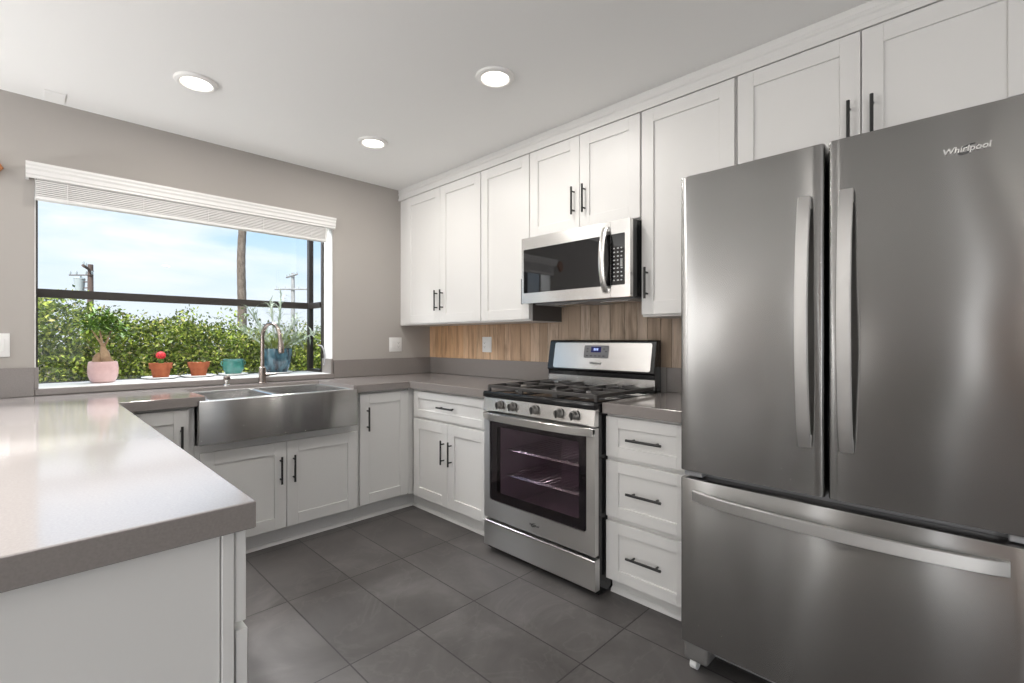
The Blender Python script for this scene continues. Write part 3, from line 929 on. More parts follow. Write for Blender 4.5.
# backguard
bgd = MB()
bgd.prism([(-0.002, 0.9175), (-0.070, 0.9175), (-0.070, 1.010), (-0.082, 1.022), (-0.050, 1.198), (-0.040, 1.206), (-0.002, 1.206)], -0.003, RW - 0.006, 'x')
bg_o = bgd.build('backguard', 'black_enamel', r, loc=(0, -0.038, 0))
def slant(z):                                  # y of the sloping front face at height z
    return -0.082 + (z - 1.022) / (1.198 - 1.022) * 0.032
m = MB()
f = rrect(0.045, RW - 0.028, 1.030, 1.190, 0.012)
A = [m.bm.verts.new((x, slant(z) - 0.003, z)) for x, z in f]
B = [m.bm.verts.new((x, slant(z) - 0.0002, z)) for x, z in f]
m.bm.faces.new(A)
for k in range(len(f)):
    k2 = (k + 1) % len(f)
    m.bm.faces.new([A[k], A[k2], B[k2], B[k]])
fp = m.build('fascia', 'steel_bright', bg_o)
m = MB().prism([(-0.0705, 0.930), (-0.0745, 0.930), (-0.0745, 0.985), (-0.0705, 0.985)], 0.004, RW - 0.004, 'x')
m.build('vent_trim', 'steel_bright', bg_o)
m = MB()
f = rrect(0.282, 0.460, 1.098, 1.174, 0.008)
A = [m.bm.verts.new((x, slant(z) - 0.006, z)) for x, z in f]
B = [m.bm.verts.new((x, slant(z) - 0.0031, z)) for x, z in f]
m.bm.faces.new(A)
for k in range(len(f)):
    k2 = (k + 1) % len(f)
    m.bm.faces.new([A[k], A[k2], B[k2], B[k]])
m.build('control_display', 'display_grey', bg_o)
def slant_rect(m, x0, x1, z0, z1, off):
    m.face([(x0, slant(z0) - off, z0), (x1, slant(z0) - off, z0), (x1, slant(z1) - off, z1), (x0, slant(z1) - off, z1)])
m = MB(); slant_rect(m, 0.334, 0.407, 1.132, 1.166, 0.0068); m.build('clock_screen', 'display_blue', bg_o, smooth=0)
m = MB()
for xa in (0.354, 0.366, 0.378):
    slant_rect(m, xa, xa + 0.008, 1.143, 1.157, 0.0074)
m.build('clock_digits', 'display_digits', bg_o, smooth=0)
for k in range(5):
    m = MB()
    slant_rect(m, 0.300 + 0.030 * k, 0.316 + 0.030 * k, 1.108, 1.113, 0.0068)
    m.build('button', 'dark_plastic', bg_o, smooth=0)
for xa, za in ((0.302, 1.150), (0.302, 1.135), (0.422, 1.150), (0.437, 1.135)):
    m = MB()
    slant_rect(m, xa, xa + 0.012, za, za + 0.005, 0.0068)
    m.build('button', 'dark_plastic', bg_o, smooth=0)
t_ = text_mesh('Whirlpool', 0.020, 0.0004, 0.2)
mesh_obj('wordmark', t_, 'logo_dark', bg_o, (0.371, slant(1.066) - 0.0036, 1.066), (PI / 2 - 0.18, 0, 0))

# ------------------------------------------------------------------ over-the-range microwave
r = thing('microwave', 'stainless over-the-range microwave mounted above the range', 'microwave', (-0.018, -1.533, 1.424), RS)
MW, MH = 0.750, 0.402
m = MB().box(0.001, MW - 0.001, -0.384, -0.002, 0.006, MH, 0.003)
m.build('body', 'black_enamel', r)
m = MB()
m.box(0.03, MW - 0.03, -0.32, -0.05, 0.0, 0.0055, 0.001)
m.build('underside_panel', 'grey_plastic', r)
for xx in (0.12, 0.46):
    m = MB().box(xx, xx + 0.19, -0.26, -0.10, -0.004, -0.0003)
    for k in range(9):
        m.box(xx + 0.008 + k * 0.02, xx + 0.016 + k * 0.02, -0.25, -0.11, -0.0055, -0.004)
    m.build('grease_filter', 'chrome', r)
MF = -0.413
dw = 0.637
m = MB()                                      # door: steel frame around dark glass
plate_with_hole(m, rrect(0.0, dw - 0.002, 0.004, MH - 0.002, 0.006), rrect(0.017, dw - 0.003, 0.066, MH - 0.072, 0.004), MF, -0.385)
mdoor = m.build('door', 'steel_bright', r)
MB().prism([(x, z) for x, z in rrect(0.0172, dw - 0.0032, 0.0662, MH - 0.0722, 0.004)], MF + 0.001, -0.386, 'y').build('door_window', 'black_glass', mdoor, smooth=20)
m = MB()
hp = []
for k in range(15):
    t = k / 14
    hp.append((MF - 0.010 - 0.042 * (1 - (2 * t - 1) ** 2) ** 0.8, 0.028 + 0.345 * t))
ip = [(y + 0.012, z) for y, z in hp][::-1]
m.prism(hp + ip, dw - 0.045, dw - 0.010, 'x', 0.004, 2)
m.box(dw - 0.043, dw - 0.012, MF - 0.012, MF - 0.0002, 0.030, 0.050)
m.box(dw - 0.043, dw - 0.012, MF - 0.012, MF - 0.0002, 0.348, 0.368)
ho = m.build('handle', 'steel_bright', mdoor)
MB().lathe([(0.0, -0.001), (0.008, -0.001), (0.008, -0.0), (0, 0)], (dw - 0.0275, MF - 0.0165, 0.352), 16, 'y').build('logo', 'logo_light', ho)
m = MB()
plate_with_hole(m, rrect(dw, MW, 0.004, MH - 0.002, 0.006), rrect(dw + 0.001, MW - 0.030, 0.066, MH - 0.072, 0.004), MF, -0.385)
cpo = m.build('control_panel', 'steel_bright', r)
MB().prism([(x, z) for x, z in rrect(dw + 0.0012, MW - 0.0302, 0.0662, MH - 0.0722, 0.004)], MF + 0.001, -0.386, 'y').build('keypad', 'black_glass', cpo, smooth=20)
m = MB()
for rr_ in range(9):
    for cc in range(3):
        xx = dw + 0.012 + cc * 0.022
        zz = 0.088 + rr_ * 0.0205
        m.box(xx + 0.002, xx + 0.010 + 0.003 * ((rr_ + cc) % 2), MF + 0.0002, MF + 0.0009, zz, zz + 0.0065)
m.box(dw + 0.056, dw + 0.068, MF + 0.0002, MF + 0.0009, 0.160, 0.200)
m.build('key_markings', 'key_print', cpo, smooth=0)

# ------------------------------------------------------------------ french-door refrigerator
r = thing('refrigerator', 'stainless french-door refrigerator with bottom freezer drawer', 'refrigerator', (-0.03, -2.751, 0), RS)
FW, FB, FD = 0.908, -0.765, -0.845            # width, body front, door face (world x = -0.875)
MB().box(0.004, FW - 0.004, FB, -0.01, 0.055, 1.775, 0.004).build('body', 'grey_plastic', r)
m = MB().box(0.02, FW - 0.02, FB + 0.06, FB + 0.08, 0.012, 0.0545)
for k in range(7):
    m.box(0.1, FW - 0.1, FB + 0.056, FB + 0.06, 0.016 + k * 0.005, 0.0185 + k * 0.005)
m.build('kick_grille', 'dark_plastic', r)
def panel_profile(x0, x1, bow0, bow1, n=14, rad=0.012):
    """plan outline of a door: rounded ends, front gently bowed"""
    pts = []
    for k in range(n + 1):
        t = k / n
        x = x0 + (x1 - x0) * t
        e = min(x - x0, x1 - x)
        y = FD + 0.004 * ((x - FW / 2) / (FW / 2)) ** 2
        if e < rad:
            y += rad - math.sqrt(max(0, rad ** 2 - (rad - e) ** 2))
        pts.append((x, y))
    for j in range(1, 5):
        e = rad * j / 5
        for (x, idx) in ((x0 + e, 0), (x1 - e, 1)):
            y = FD + 0.004 * ((x - FW / 2) / (FW / 2)) ** 2 + rad - math.sqrt(rad ** 2 - (rad - e) ** 2)
            pts.append((x, y))
    pts.sort()
    return pts + [(x1, FB - 0.006), (x0, FB - 0.006)]
mid = 0.457
doors = []
for x0, x1 in ((0.0, mid - 0.0045), (mid + 0.0045, FW)):
    doors.append(MB().prism(panel_profile(x0, x1, 0, 0), 0.735, 1.802, 'z', 0.004, 2).build('door', 'steel_fridge', r))
frz = MB().prism(panel_profile(0.0, FW, 0, 0), 0.112, 0.708, 'z', 0.004, 2).build('freezer_drawer', 'steel_fridge', r)
def arc_bar(pts_fn, n=20):
    return [pts_fn(k / n) for k in range(n + 1)]
for dobj, hx0, hx1 in ((doors[0], mid - 0.070, mid - 0.036), (doors[1], mid + 0.036, mid + 0.070)):
    fr_ = arc_bar(lambda t: (FD - 0.020 - 0.045 * (1 - (2 * t - 1) ** 2) ** 0.75, 0.884 + 0.762 * t))
    bk_ = [(y + 0.014, z) for y, z in fr_][::-1]
    m = MB().prism(fr_ + bk_, hx0, hx1, 'x', 0.0015, 1)
    m.box(hx0 + 0.003, hx1 - 0.003, FD - 0.012, FD + 0.004, 0.888, 0.920)
    m.box(hx0 + 0.003, hx1 - 0.003, FD - 0.012, FD + 0.004, 1.610, 1.642)
    m.build('handle', 'steel_handle', dobj, smooth=15)
fr_ = arc_bar(lambda t: (0.052 + (FW - 0.122) * t, FD - 0.014 - 0.052 * (1 - (2 * t - 1) ** 2) ** 0.75), 26)
bk_ = [(x, y + 0.014) for x, y in fr_][::-1]
m = MB().prism(fr_ + bk_, 0.636, 0.672, 'z', 0.0015, 1)
m.box(0.056, 0.090, FD - 0.008, FD + 0.010, 0.640, 0.668)
m.box(FW - 0.108, FW - 0.074, FD - 0.008, FD + 0.010, 0.640, 0.668)
m.build('handle', 'steel_handle', frz, smooth=15)
for xx in (0.006, FW - 0.072):
    MB().box(xx, xx + 0.066, FB - 0.055, FB - 0.008, 0.7125, 0.7305, 0.003).build('hinge', 'grey_plastic', r)
for xx in (0.010, FW - 0.075):
    MB().box(xx, xx + 0.065, FB - 0.045, FB + 0.04, 1.8025, 1.815, 0.003).build('hinge_cover', 'grey_plastic', r)
MB().box(mid - 0.0035, mid + 0.0035, FB - 0.005, FB - 0.002, 0.735, 1.795).build('mullion_seal', 'dark_plastic', r)
for xx in (0.006, FW - 0.094):
    fo = MB().box(xx, xx + 0.088, FB - 0.062, FB + 0.05, 0.040, 0.106, 0.012, 3).build('foot', 'foot_grey', r)
    MB().lathe([(0.0, -0.012), (0.020, -0.012), (0.020, 0.012), (0.0, 0.012)], (xx + 0.03, FB - 0.03, 0.0205), 18, 'x').build('caster', 'plate_white', fo)
LX, LZ = 0.760, 1.697
yl = FD + 0.004 * ((LX - FW / 2) / (FW / 2)) ** 2
t_ = text_mesh('Whirlpool', 0.0215, 0.0006, 0.15)
mesh_obj('wordmark', t_, 'logo_light', doors[1], (LX, yl - 0.0022, LZ), (PI / 2, 0, 0.013))
swirl_logo(0.019, 0).build('logo', 'logo_dark', doors[1], loc=(LX + 0.004, yl - 0.0004, LZ))

# ------------------------------------------------------------------ window blind (raised)
r = thing('window_blind', 'white horizontal-slat blind raised under its valance at the window', 'blind', (-1.735, -0.002, 1.94))
vx0, vx1 = -2.562 + 1.735, -0.925 + 1.735
vp = [(-0.060, 0.102), (-0.066, 0.106), (-0.066, 0.116), (-0.072, 0.122), (-0.072, 0.140), (-0.078, 0.150), (-0.078, 0.160), (-0.084, 0.170), (-0.084, 0.181), (-0.072, 0.181), (-0.060, 0.160)]
m = MB().prism(vp, vx0, vx1, 'x')
m.box(vx0, vx0 + 0.012, -0.062, -0.001, 0.103, 0.180, 0.001)
m.box(vx1 - 0.012, vx1, -0.062, -0.001, 0.103, 0.180, 0.001)
m.build('valance', 'blind_white', r, smooth=20)
sx0, sx1 = -2.525 + 1.735, -0.985 + 1.735
MB().box(sx0 + 0.003, sx1 - 0.003, -0.052, -0.006, 0.100, 0.150).build('headrail', 'blind_white', r)
m = MB()
nz = 8
for k in range(nz):
    z = 0.0195 + k * 0.0102
    m.prism([(-0.055, z), (-0.052, z - 0.001), (-0.029, z + 0.0012), (-0.004, z - 0.001), (-0.004, z + 0.006), (-0.029, z + 0.0082), (-0.055, z + 0.006)], sx0, sx1, 'x')
m.build('slats', 'blind_white', r, smooth=0)
MB().box(sx0, sx1, -0.055, -0.003, 0.0, 0.017, 0.003, 2).build('bottom_rail', 'blind_white', r)
for xx in np.linspace(sx0 + 0.12, sx1 - 0.12, 5):
    MB().tube([(xx, -0.0575, -0.002), (xx, -0.0575, 0.102)], 0.0018, 6).build('ladder_cord', 'blind_white', r)
MB().tube([(sx1 - 0.018, -0.060, 0.10), (sx1 - 0.016, -0.062, 0.05), (sx1 - 0.014, -0.062, 0.0), (sx1 - 0.011, -0.064, -0.03), (sx1 - 0.003, -0.066, -0.035), (sx1 + 0.005, -0.064, 0.0), (sx1 + 0.009, -0.060, 0.06), (sx1 + 0.010, -0.060, 0.10)], 0.0022, 6).build('pull_cord', 'blind_white', r)

# ------------------------------------------------------------------ wall plates, ceiling items
def plate(name, label, cat, loc, rz, gangs, w_=0.120):
    r = thing(name, label, cat, loc, rz)
    MB().box(-w_ / 2, w_ / 2, -0.006, -0.0003, -0.060, 0.060, 0.003, 2).build('cover_plate', 'plate_white', r)
    for gx, kind in gangs:
        if kind == 'rocker':
            MB().box(gx - 0.0165, gx + 0.0165, -0.0095, -0.0062, -0.033, 0.033, 0.0015).build('rocker', 'plate_white', r)
        else:
            so = MB().box(gx - 0.0165, gx + 0.0165, -0.0082, -0.0062, -0.033, 0.033, 0.0015).build('socket', 'plate_white', r)
            m = MB()
            for s in (-1, 1):
                m.box(gx - 0.008, gx - 0.006, -0.0086, -0.0083, s * 0.017 - 0.003, s * 0.017 + 0.005)
                m.box(gx + 0.006, gx + 0.008, -0.0086, -0.0083, s * 0.017 - 0.003, s * 0.017 + 0.005)
                m.lathe([(0, -0.0003), (0.0025, -0.0003), (0.0025, 0.0), (0, 0)], (gx, -0.0083, s * 0.017 - 0.009), 8, 'y')
            m.build('slots', 'dark_plastic', so, smooth=0)
    return r
plate('wall_outlet', 'white double outlet plate on the grey wall right of the window', 'outlet', (-0.368, 0, 1.167), 0, [(-0.027, 'rocker'), (0.027, 'socket')])
plate('wall_outlet', 'white outlet plate on the wood planks left of the range', 'outlet', (-0.0165, -0.768, 1.170), RS, [(-0.023, 'socket'), (0.023, 'rocker')], 0.105)
plate('light_switch', 'white light switch plate on the wall left of the window', 'switch', (-2.678, 0, 1.182), 0, [(-0.024, 'rocker'), (0.024, 'rocker')])

proto = None
spots = [(-1.972, -0.790, 'round recessed ceiling light nearest the window'), (-0.971, -1.868, 'round recessed ceiling light nearest the microwave and cabinets'),
         (-0.999, -0.758, 'round recessed ceiling light nearest the room corner')]
for (lx, ly, lab) in spots:
    if proto is None:
        proto = thing('ceiling_light', lab, 'ceiling light', (lx, ly, CZ - 0.001), 0, 'recessed ceiling lights')
        MB().lathe([(0.064, -0.004), (0.067, -0.012), (0.076, -0.015), (0.090, -0.010), (0.094, -0.003), (0.094, 0.0), (0.064, 0.0)], seg=40).build('trim_ring', 'trim_white', proto)
        MB().lathe([(0.0, -0.0045), (0.0635, -0.0045), (0.0635, -0.001), (0.0, -0.001)], seg=40).build('lens', 'lamp_glow', proto)
    else:
        dup(proto, (lx, ly, CZ - 0.001), 0, lab)
    lamp('downlight_and_fill', 'AREA', (lx, ly, CZ - 0.017), (0, 0, 0), 6.0, (1, 0.96, 0.91), shape='DISK', size=0.12)
for (lx, ly) in ((-1.975, -1.868), (-3.6, -2.6), (-0.9, -5.6), (-4.9, -4.0)):  # first continues the ceiling grid; the rest are unseen lamps added as fill
    lamp('downlight_and_fill', 'AREA', (lx, ly, CZ - 0.01), (0, 0, 0), 5.0, (1, 0.96, 0.91), shape='DISK', size=0.12)
m = MB().box(-2.495, -2.415, -0.165, -0.045, CZ - 0.004, CZ - 0.0005, 0.001)
tag(m.build('ceiling_plate', 'ceiling_paint'), 'small flat rectangular cover plate on the ceiling above the window', 'cover plate')
m = MB().prism([(-2.735, 2.03), (-2.690, 2.00), (-2.640, 2.078), (-2.660, 2.112), (-2.700, 2.13), (-2.735, 2.10)], -0.022, -0.001, 'y', 0.003, 1)
tag(m.build('wall_plaque', 'plaque_wood'), 'orange-brown wooden plaque at the left edge beside the blind', 'wall plaque')

# ------------------------------------------------------------------ pots on the window sill
SZ = WZ0 + 0.0006
def pot(root, prof, mat, mod=None):
    return MB().lathe(prof, seg=40, mod=mod).build('pot', mat, root)
def saucer(loc, rad, label):
    o = MB().lathe([(0.0, 0.0), (rad * 0.78, 0.0), (rad, 0.010), (rad, 0.013), (rad * 0.95, 0.0125), (rad * 0.76, 0.004), (0.0, 0.004)], seg=36).build('saucer', 'saucer_white', loc=loc)
    return tag(o, label, 'saucer', 'white saucers on the window sill')
def leaf(m, base_, d, L, W, up=Vector((0, 0, 1)), bend=0.15):
    d = d.normalized()
    s = d.cross(up)
    s = s.normalized() if s.length > 1e-4 else Vector((1, 0, 0))
    n_ = s.cross(d).normalized()
    mid_, tip = base_ + d * L * 0.5 + n_ * (bend * L * 0.5), base_ + d * L - n_ * bend * L * 0.4
    a, b1, b2, c_ = (m.bm.verts.new(p) for p in (base_, mid_ + s * W / 2, mid_ - s * W / 2, tip))
    q = m.bm.verts.new(mid_ - n_ * W * 0.15)
    m.bm.faces.new([a, b1, q]); m.bm.faces.new([a, q, b2]); m.bm.faces.new([b1, c_, q]); m.bm.faces.new([q, c_, b2])
def rvec():
    v = Vector(rng.normal(size=3))
    return v.normalized()

# pink pot: swollen-trunk plant
r = thing('potted_plant', 'swollen-trunk leafy plant in a round pale pink pot', 'potted plant', (-2.236, 0.225, SZ), 0, 'potted plants on the window sill')
pot(r, [(0.0, 0.001), (0.050, 0.0), (0.058, 0.006), (0.070, 0.040), (0.073, 0.070), (0.071, 0.105), (0.068, 0.122), (0.065, 0.126), (0.061, 0.124), (0.063, 0.104), (0.0, 0.102)], 'pink_glaze')
MB().lathe([(0.0, 0.108), (0.061, 0.106), (0.061, 0.103), (0.0, 0.103)], seg=20).build('soil', 'soil', r)
m = MB()
m.tube([(-0.026, 0.0, 0.09), (-0.029, 0.0, 0.128), (-0.026, 0, 0.155), (-0.014, 0, 0.176)], [0.020, 0.023, 0.019, 0.010], 12)
m.tube([(0.010, -0.01, 0.09), (0.012, -0.008, 0.130), (0.006, -0.005, 0.172), (0.000, 0, 0.205), (-0.006, 0, 0.245), (-0.016, 0.0, 0.33)], [0.024, 0.027, 0.024, 0.014, 0.006, 0.004], 12)
m.tube([(0.040, 0.0, 0.095), (0.039, 0.0, 0.125), (0.032, 0, 0.142)], [0.013, 0.013, 0.006], 10)
m.tube([(0.000, 0, 0.205), (0.022, 0.01, 0.255), (0.045, 0.01, 0.34)], [0.008, 0.005, 0.003], 8)
m.tube([(0.000, 0, 0.21), (-0.025, -0.02, 0.26), (-0.060, -0.02, 0.33)], [0.007, 0.005, 0.003], 8)
m.build('trunk', 'caudex', r)
m = MB()
for tip, n_ in ((Vector((-0.016, 0, 0.33)), 30), (Vector((0.045, 0.01, 0.34)), 34), (Vector((-0.060, -0.02, 0.33)), 24), (Vector((0.015, 0, 0.39)), 34), (Vector((0.095, 0.01, 0.31)), 26), (Vector((-0.045, 0, 0.40)), 22), (Vector((0.06, 0, 0.29)), 14)):
    for k in range(n_):
        d = rvec()
        d.z = d.z * 0.55 + 0.02
        leaf(m, tip + rvec() * 0.020, d, rng.uniform(0.045, 0.085), rng.uniform(0.016, 0.025))
m.build('leaves', 'leaf_dark', r, clean=False, smooth=0)

def terracotta(loc, label):
    r = thing('potted_plant', label, 'potted plant', loc, 0, 'potted plants on the window sill')
    pot(r, [(0.0, 0.0), (0.043, 0.0), (0.054, 0.060), (0.062, 0.061), (0.066, 0.096), (0.063, 0.098), (0.059, 0.097), (0.056, 0.078), (0.0, 0.076)], 'terracotta')
    MB().lathe([(0.0, 0.088), (0.057, 0.085), (0.057, 0.078), (0.0, 0.078)], seg=20).build('soil', 'soil', r)
    return r
saucer((-1.937, 0.325, SZ), 0.104, 'white saucer under the terracotta pot with the red cactus')
r = terracotta((-1.937, 0.325, SZ + 0.0045), 'red-topped grafted cactus in a small terracotta pot')
MB().lathe([(0.0, 0.082), (0.013, 0.082), (0.014, 0.125), (0.0, 0.13)], seg=12, mod=lambda a, z: 1 + 0.18 * math.cos(3 * a)).build('stem', 'leaf_dark', r)
MB().lathe([(0.026 * math.sin(PI * k / 12) + (1e-7 if k in (0, 12) else 0), 0.148 - 0.026 * math.cos(PI * k / 12)) for k in range(13)], seg=48, mod=lambda a, z: 1 + 0.10 * math.cos(9 * a)).build('cactus_head', 'cactus_red', r)
saucer((-1.722, 0.325, SZ), 0.104, 'white saucer under the sparse terracotta pot')
r = terracotta((-1.722, 0.325, SZ + 0.0045), 'small terracotta pot with only tiny sprigs between cactus and teal pot')
m = MB()
for k in range(7):
    p = Vector((rng.uniform(-0.04, 0.04), rng.uniform(-0.04, 0.04), 0.084))
    m.tube([p, p + Vector((rng.uniform(-0.01, 0.01), 0, rng.uniform(0.015, 0.03)))], [0.0025, 0.001], 5)
for k in range(16):
    leaf(m, Vector((rng.uniform(-0.04, 0.04), rng.uniform(-0.04, 0.04), 0.092)), Vector((rng.normal(), rng.normal(), 0.8)), 0.022, 0.008)
m.build('sprigs', 'leaf_lime', r, clean=False)
saucer((-1.508, 0.325, SZ), 0.094, 'white saucer under the teal pot')
r = thing('potted_plant', 'rounded teal glazed pot with two side lugs between terracotta and faucet', 'potted plant', (-1.508, 0.325, SZ + 0.0045), 0, 'potted plants on the window sill')
pot(r, [(0.0, 0.0), (0.048, 0.0), (0.052, 0.006), (0.067, 0.038), (0.070, 0.066), (0.066, 0.090), (0.067, 0.104), (0.071, 0.110), (0.066, 0.111), (0.061, 0.092), (0.0, 0.090)], 'teal_glaze')
MB().lathe([(0.0, 0.098), (0.062, 0.096), (0.062, 0.0925), (0.0, 0.0925)], seg=20).build('soil', 'soil', r)
for s in (-1, 1):
    MB().tube([(s * 0.064, 0, 0.098), (s * 0.074, 0, 0.097), (s * 0.079, 0, 0.084), (s * 0.075, 0, 0.070), (s * 0.067, 0, 0.064)], 0.004, 8).build('lug', 'teal_glaze', r)
m = MB()
for k in range(12):
    leaf(m, Vector((rng.uniform(-0.03, 0.03), rng.uniform(-0.03, 0.03), 0.096)), Vector((rng.normal(), rng.normal(), 1.0)), 0.025, 0.008)
m.build('sprigs', 'leaf_lime', r, clean=False)
saucer((-1.222, 0.290, SZ), 0.110, 'white saucer under the fluted blue pot')
r = thing('potted_plant', 'spiky silvery succulent in a fluted dark blue glazed pot behind the faucet', 'potted plant', (-1.222, 0.290, SZ + 0.0045), 0, 'potted plants on the window sill')
pot(r, [(0.0, 0.0), (0.066, 0.0), (0.076, 0.010), (0.098, 0.075), (0.107, 0.140), (0.108, 0.185), (0.101, 0.185), (0.096, 0.150), (0.0, 0.148)], 'blue_glaze', mod=lambda a, z: 1 + (0.035 * abs(math.cos(8 * a)) if 0.012 < z < 0.186 else 0))
MB().lathe([(0.0, 0.166), (0.096, 0.160), (0.096, 0.152), (0.0, 0.152)], seg=24).build('soil', 'soil', r)
stems = []
m = MB()
for k, (ax_, az_, L) in enumerate(((-0.42, 0.95, 0.40), (-0.12, 1.0, 0.38), (0.10, 1.0, 0.46), (0.45, 0.9, 0.34), (-0.85, 0.7, 0.32), (0.85, 0.55, 0.34), (0.05, 1.0, 0.24), (-0.5, 0.8, 0.24), (0.6, 0.7, 0.20))):
    d = Vector((ax_, rng.uniform(-0.3, 0.3), az_)).normalized()
    p0 = Vector((ax_ * 0.03, 0, 0.155))
    pts = [p0 + d * L * t + Vector((0, 0, -0.03 * t * t)) for t in (0, 0.35, 0.7, 1)]
    m.tube(pts, [0.009, 0.007, 0.006, 0.004], 7)
    stems.append((pts, d))
m.build('stems', 'leaf_silver', r)
m = MB()
for pts, d in stems:
    for t in np.linspace(0.35, 1, 9):
        i_ = min(2, int(t * 3)); f_ = t * 3 - i_
        p = pts[i_].lerp(pts[min(3, i_ + 1)], min(1, f_))
        for q in range(5):
            dd = (rvec() * 0.9 + d * 0.7)
            leaf(m, p, dd, rng.uniform(0.06, 0.105), rng.uniform(0.008, 0.012), bend=0.25)
m.build('leaves', 'leaf_silver', r, clean=False, smooth=0)
m = MB()
for k in range(46):
    a = rng.uniform(0, 2 * PI)
    p = Vector((math.cos(a) * 0.05, math.sin(a) * 0.05, 0.162))
    leaf(m, p, Vector((math.cos(a) * rng.uniform(0.3, 1.2), math.sin(a) * rng.uniform(0.3, 1.2), rng.uniform(0.5, 1.2))), rng.uniform(0.09, 0.18), rng.uniform(0.014, 0.022), bend=0.25)
m.build('lower_leaves', 'leaf_lime', r, clean=False, smooth=0)

# ------------------------------------------------------------------ outdoors
struct(MB().box(-60, 80, 0.6, 120, -0.5, -0.3).build('ground', 'ground', smooth=0))
r = thing('hedge', 'dense sunlit green hedge filling the view beyond the window', 'hedge', (-1.2, 2.4, -0.30))
def hedge_top(x):
    return 1.37 + 0.05 * math.sin(x * 2.1 + 0.4) + 0.06 * math.sin(x * 4.7 + 1.0) + 0.03 * math.sin(x * 11.3) - 0.085 * (max(x, -3.0) + 1.6)
nl = 120000
pal = np.array([(0.09, 0.14, 0.02), (0.17, 0.24, 0.03), (0.27, 0.34, 0.05), (0.38, 0.42, 0.08), (0.05, 0.08, 0.016), (0.46, 0.42, 0.16)])
pw = np.array([0.22, 0.26, 0.22, 0.13, 0.11, 0.06])
# clumped shoots: leaves gathered around branch tips
nc = 5200
cxs = rng.uniform(-4.2, 3.4, nc)
cys = 1.75 + 1.2 * rng.uniform(0, 1, nc) ** 1.6
tops = np.array([hedge_top(x) for x in cxs])
czs = 0.25 + (tops - 0.25) * rng.uniform(0.3, 1, nc) ** 0.8
tone_c = rng.uniform(0.45, 1.35, nc)
for k in range(70):                          # single shoots standing above the clipped top
    c = rng.integers(nc)
    czs[c] = tops[c] + rng.uniform(0.02, 0.13)
ci = rng.integers(nc, size=nl)
P = np.stack([cxs[ci], cys[ci], czs[ci]], 1) + rng.normal(size=(nl, 3)) * np.array([0.045, 0.045, 0.045])
d = rng.normal(size=(nl, 3)); d[:, 2] = np.abs(d[:, 2]) * 0.8 + 0.1
d /= np.linalg.norm(d, axis=1, keepdims=True)
sd = np.cross(d, rng.normal(size=(nl, 3))); sd /= np.linalg.norm(sd, axis=1, keepdims=True) + 1e-9
L = rng.uniform(0.026, 0.050, (nl, 1)); W = L * rng.uniform(0.38, 0.55, (nl, 1))
V = np.stack([P, P + d * L * 0.5 + sd * W / 2, P + d * L, P + d * L * 0.5 - sd * W / 2], 1) - np.array([-1.2, 2.4, -0.30])
COL = np.ones((nl, 4))
COL[:, :3] = pal[rng.choice(6, size=nl, p=pw)] * (rng.uniform(0.75, 1.3, nl) * tone_c[ci])[:, None]
me = bpy.data.meshes.new('foliage')
me.from_pydata(V.reshape(-1, 3).tolist(), [], [[4 * i, 4 * i + 1, 4 * i + 2, 4 * i + 3] for i in range(nl)])
ca = me.color_attributes.new('tone', 'FLOAT_COLOR', 'CORNER')
ca.data.foreach_set('color', np.repeat(COL, 4, axis=0).reshape(-1))
mesh_obj('foliage', me, 'leaf_hedge', r)
m = MB()
for k in range(30):
    x = rng.uniform(-3.0, 4.5); y = rng.uniform(-0.3, 0.5)
    for q in range(3):
        e = Vector((x + rng.normal() * 0.25, y + rng.normal() * 0.2, rng.uniform(1.1, 1.6)))
        m.tube([(x, y, 0.0), (x + 0.3 * (e.x - x), y, 0.5), tuple(e)], [0.02, 0.014, 0.005], 6)
m.build('branches', 'bark', r)

def pole_base(u, D):
    p = pix(u, 339.2, D)
    return Vector((p.x, p.y, -0.3))
def height_at(v, D):
    return CH + (339.2 - v) / FPX * D
# palm trunk
D = 22.0
p = pole_base(240, D)
r = thing('palm_tree', 'tall bare palm trunk rising behind the hedge', 'tree', p)
H = 9.5
pts = []
rad = []
for k in range(40):
    z = H * k / 39
    pts.append((0.05 * math.sin(z * 0.9) + 0.10 * z / 5, 0.03 * math.sin(z * 1.3), z))
    rad.append(0.205 - 0.006 * z + 0.008 * (k % 2))
MB().tube(pts, rad, 14).build('trunk', 'bark', r)
m = MB()
top = Vector(pts[-1])
for k in range(26):
    a = k * 2.399
    d = Vector((math.cos(a), math.sin(a), rng.uniform(-0.3, 0.9)))
    spine = [top + d * t * 1.5 + Vector((0, 0, -0.8 * t * t)) for t in np.linspace(0, 1, 7)]
    for i_ in range(1, 7):
        for s in (-1, 1):
            side = d.cross(Vector((0, 0, 1))).normalized() * s
            leaf(m, spine[i_], side + d * 0.6 + Vector((0, 0, -0.3)), 0.5, 0.05)
    m.tube(spine, 0.02, 5)
m.build('fronds', 'leaf_dark', r, clean=False, smooth=0)
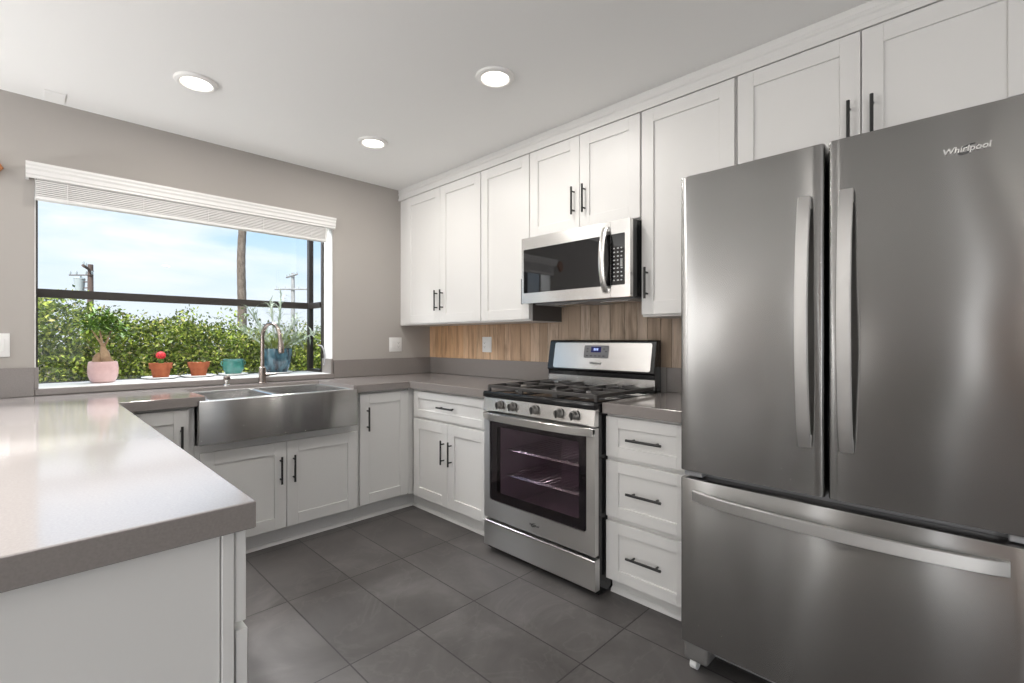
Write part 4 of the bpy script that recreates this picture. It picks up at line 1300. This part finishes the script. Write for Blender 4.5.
# near utility pole with transformer
D = 24.0
p = pole_base(90.5, D)
r = thing('utility_pole', 'dark wooden utility pole with a grey transformer, left in the window', 'utility pole', p)
H = height_at(264.5, D) + 0.3
MB().tube([(0, 0, 0), (0, 0, H)], [0.15, 0.11], 12).build('pole', 'pole_wood', r)
rt = Vector((math.cos(YAW), -math.sin(YAW), 0))
fw = Vector((math.sin(YAW), math.cos(YAW), 0))
ca_ = (rt * 0.55 + fw * -0.85).normalized()
def crossarm(root, c, d, L, h=0.06, tilt=0.0, mat='pole_wood'):
    m = MB()
    d = d.normalized()
    m.tube([c - d * L / 2 - Vector((0, 0, tilt)), c + d * L / 2 + Vector((0, 0, tilt))], h, 6)
    o = m.build('crossarm', mat, root)
    m = MB()
    for t in (-0.46, -0.2, 0.2, 0.46):
        q = c + d * L * t + Vector((0, 0, h * 0.6 + tilt * 2 * t))
        m.tube([q, q + Vector((0, 0, 0.10)), q + Vector((0, 0, 0.18))], [0.025, 0.05, 0.03], 8)
    m.build('insulators', 'transformer_grey', o)
crossarm(r, Vector((0, 0, H - 0.22)) - fw * 0.15, ca_, 2.3, 0.065, mat='pole_wood')
crossarm(r, Vector((0, 0, H - 0.55)) - rt * 0.35 - fw * 0.13, rt, 1.2, 0.03, mat='pole_wood')
zt = height_at(279, D) + 0.3
tcn = -rt * 0.50 - fw * 0.05
MB().lathe([(0.0, zt - 0.62), (0.17, zt - 0.60), (0.21, zt - 0.2), (0.22, zt - 0.02), (0.24, zt), (0.20, zt + 0.05), (0.0, zt + 0.06)], tuple(tcn), 18).tube([tcn + Vector((0.05, 0, zt + 0.05)), tcn + Vector((0.05, 0, zt + 0.22))], [0.05, 0.03], 8).build('transformer', 'transformer_grey', r)
m = MB()
for dz in (-0.15, -0.45):
    m.tube([tcn + Vector((0, 0, zt + dz)), (0, 0, zt + dz)], 0.03, 6)
m.build('bracket', 'pole_wood', r)
# far utility pole
D = 38.0
p = pole_base(293, D)
r = thing('utility_pole', 'pale grey utility pole with two crossarms behind the succulent', 'utility pole', p)
H = height_at(273, D) + 0.3
MB().tube([(0, 0, 0), (0, 0, H)], [0.20, 0.13], 12).build('pole', 'pole_grey', r)
crossarm(r, Vector((0, 0, H - 0.25)) - fw * 0.2, rt * 0.75 - fw * 0.65, 1.9, 0.07, tilt=0.05, mat='pole_grey')
crossarm(r, Vector((0, 0, height_at(289.5, D) + 0.3)) - fw * 0.2, rt, 2.7, 0.065, mat='pole_grey')
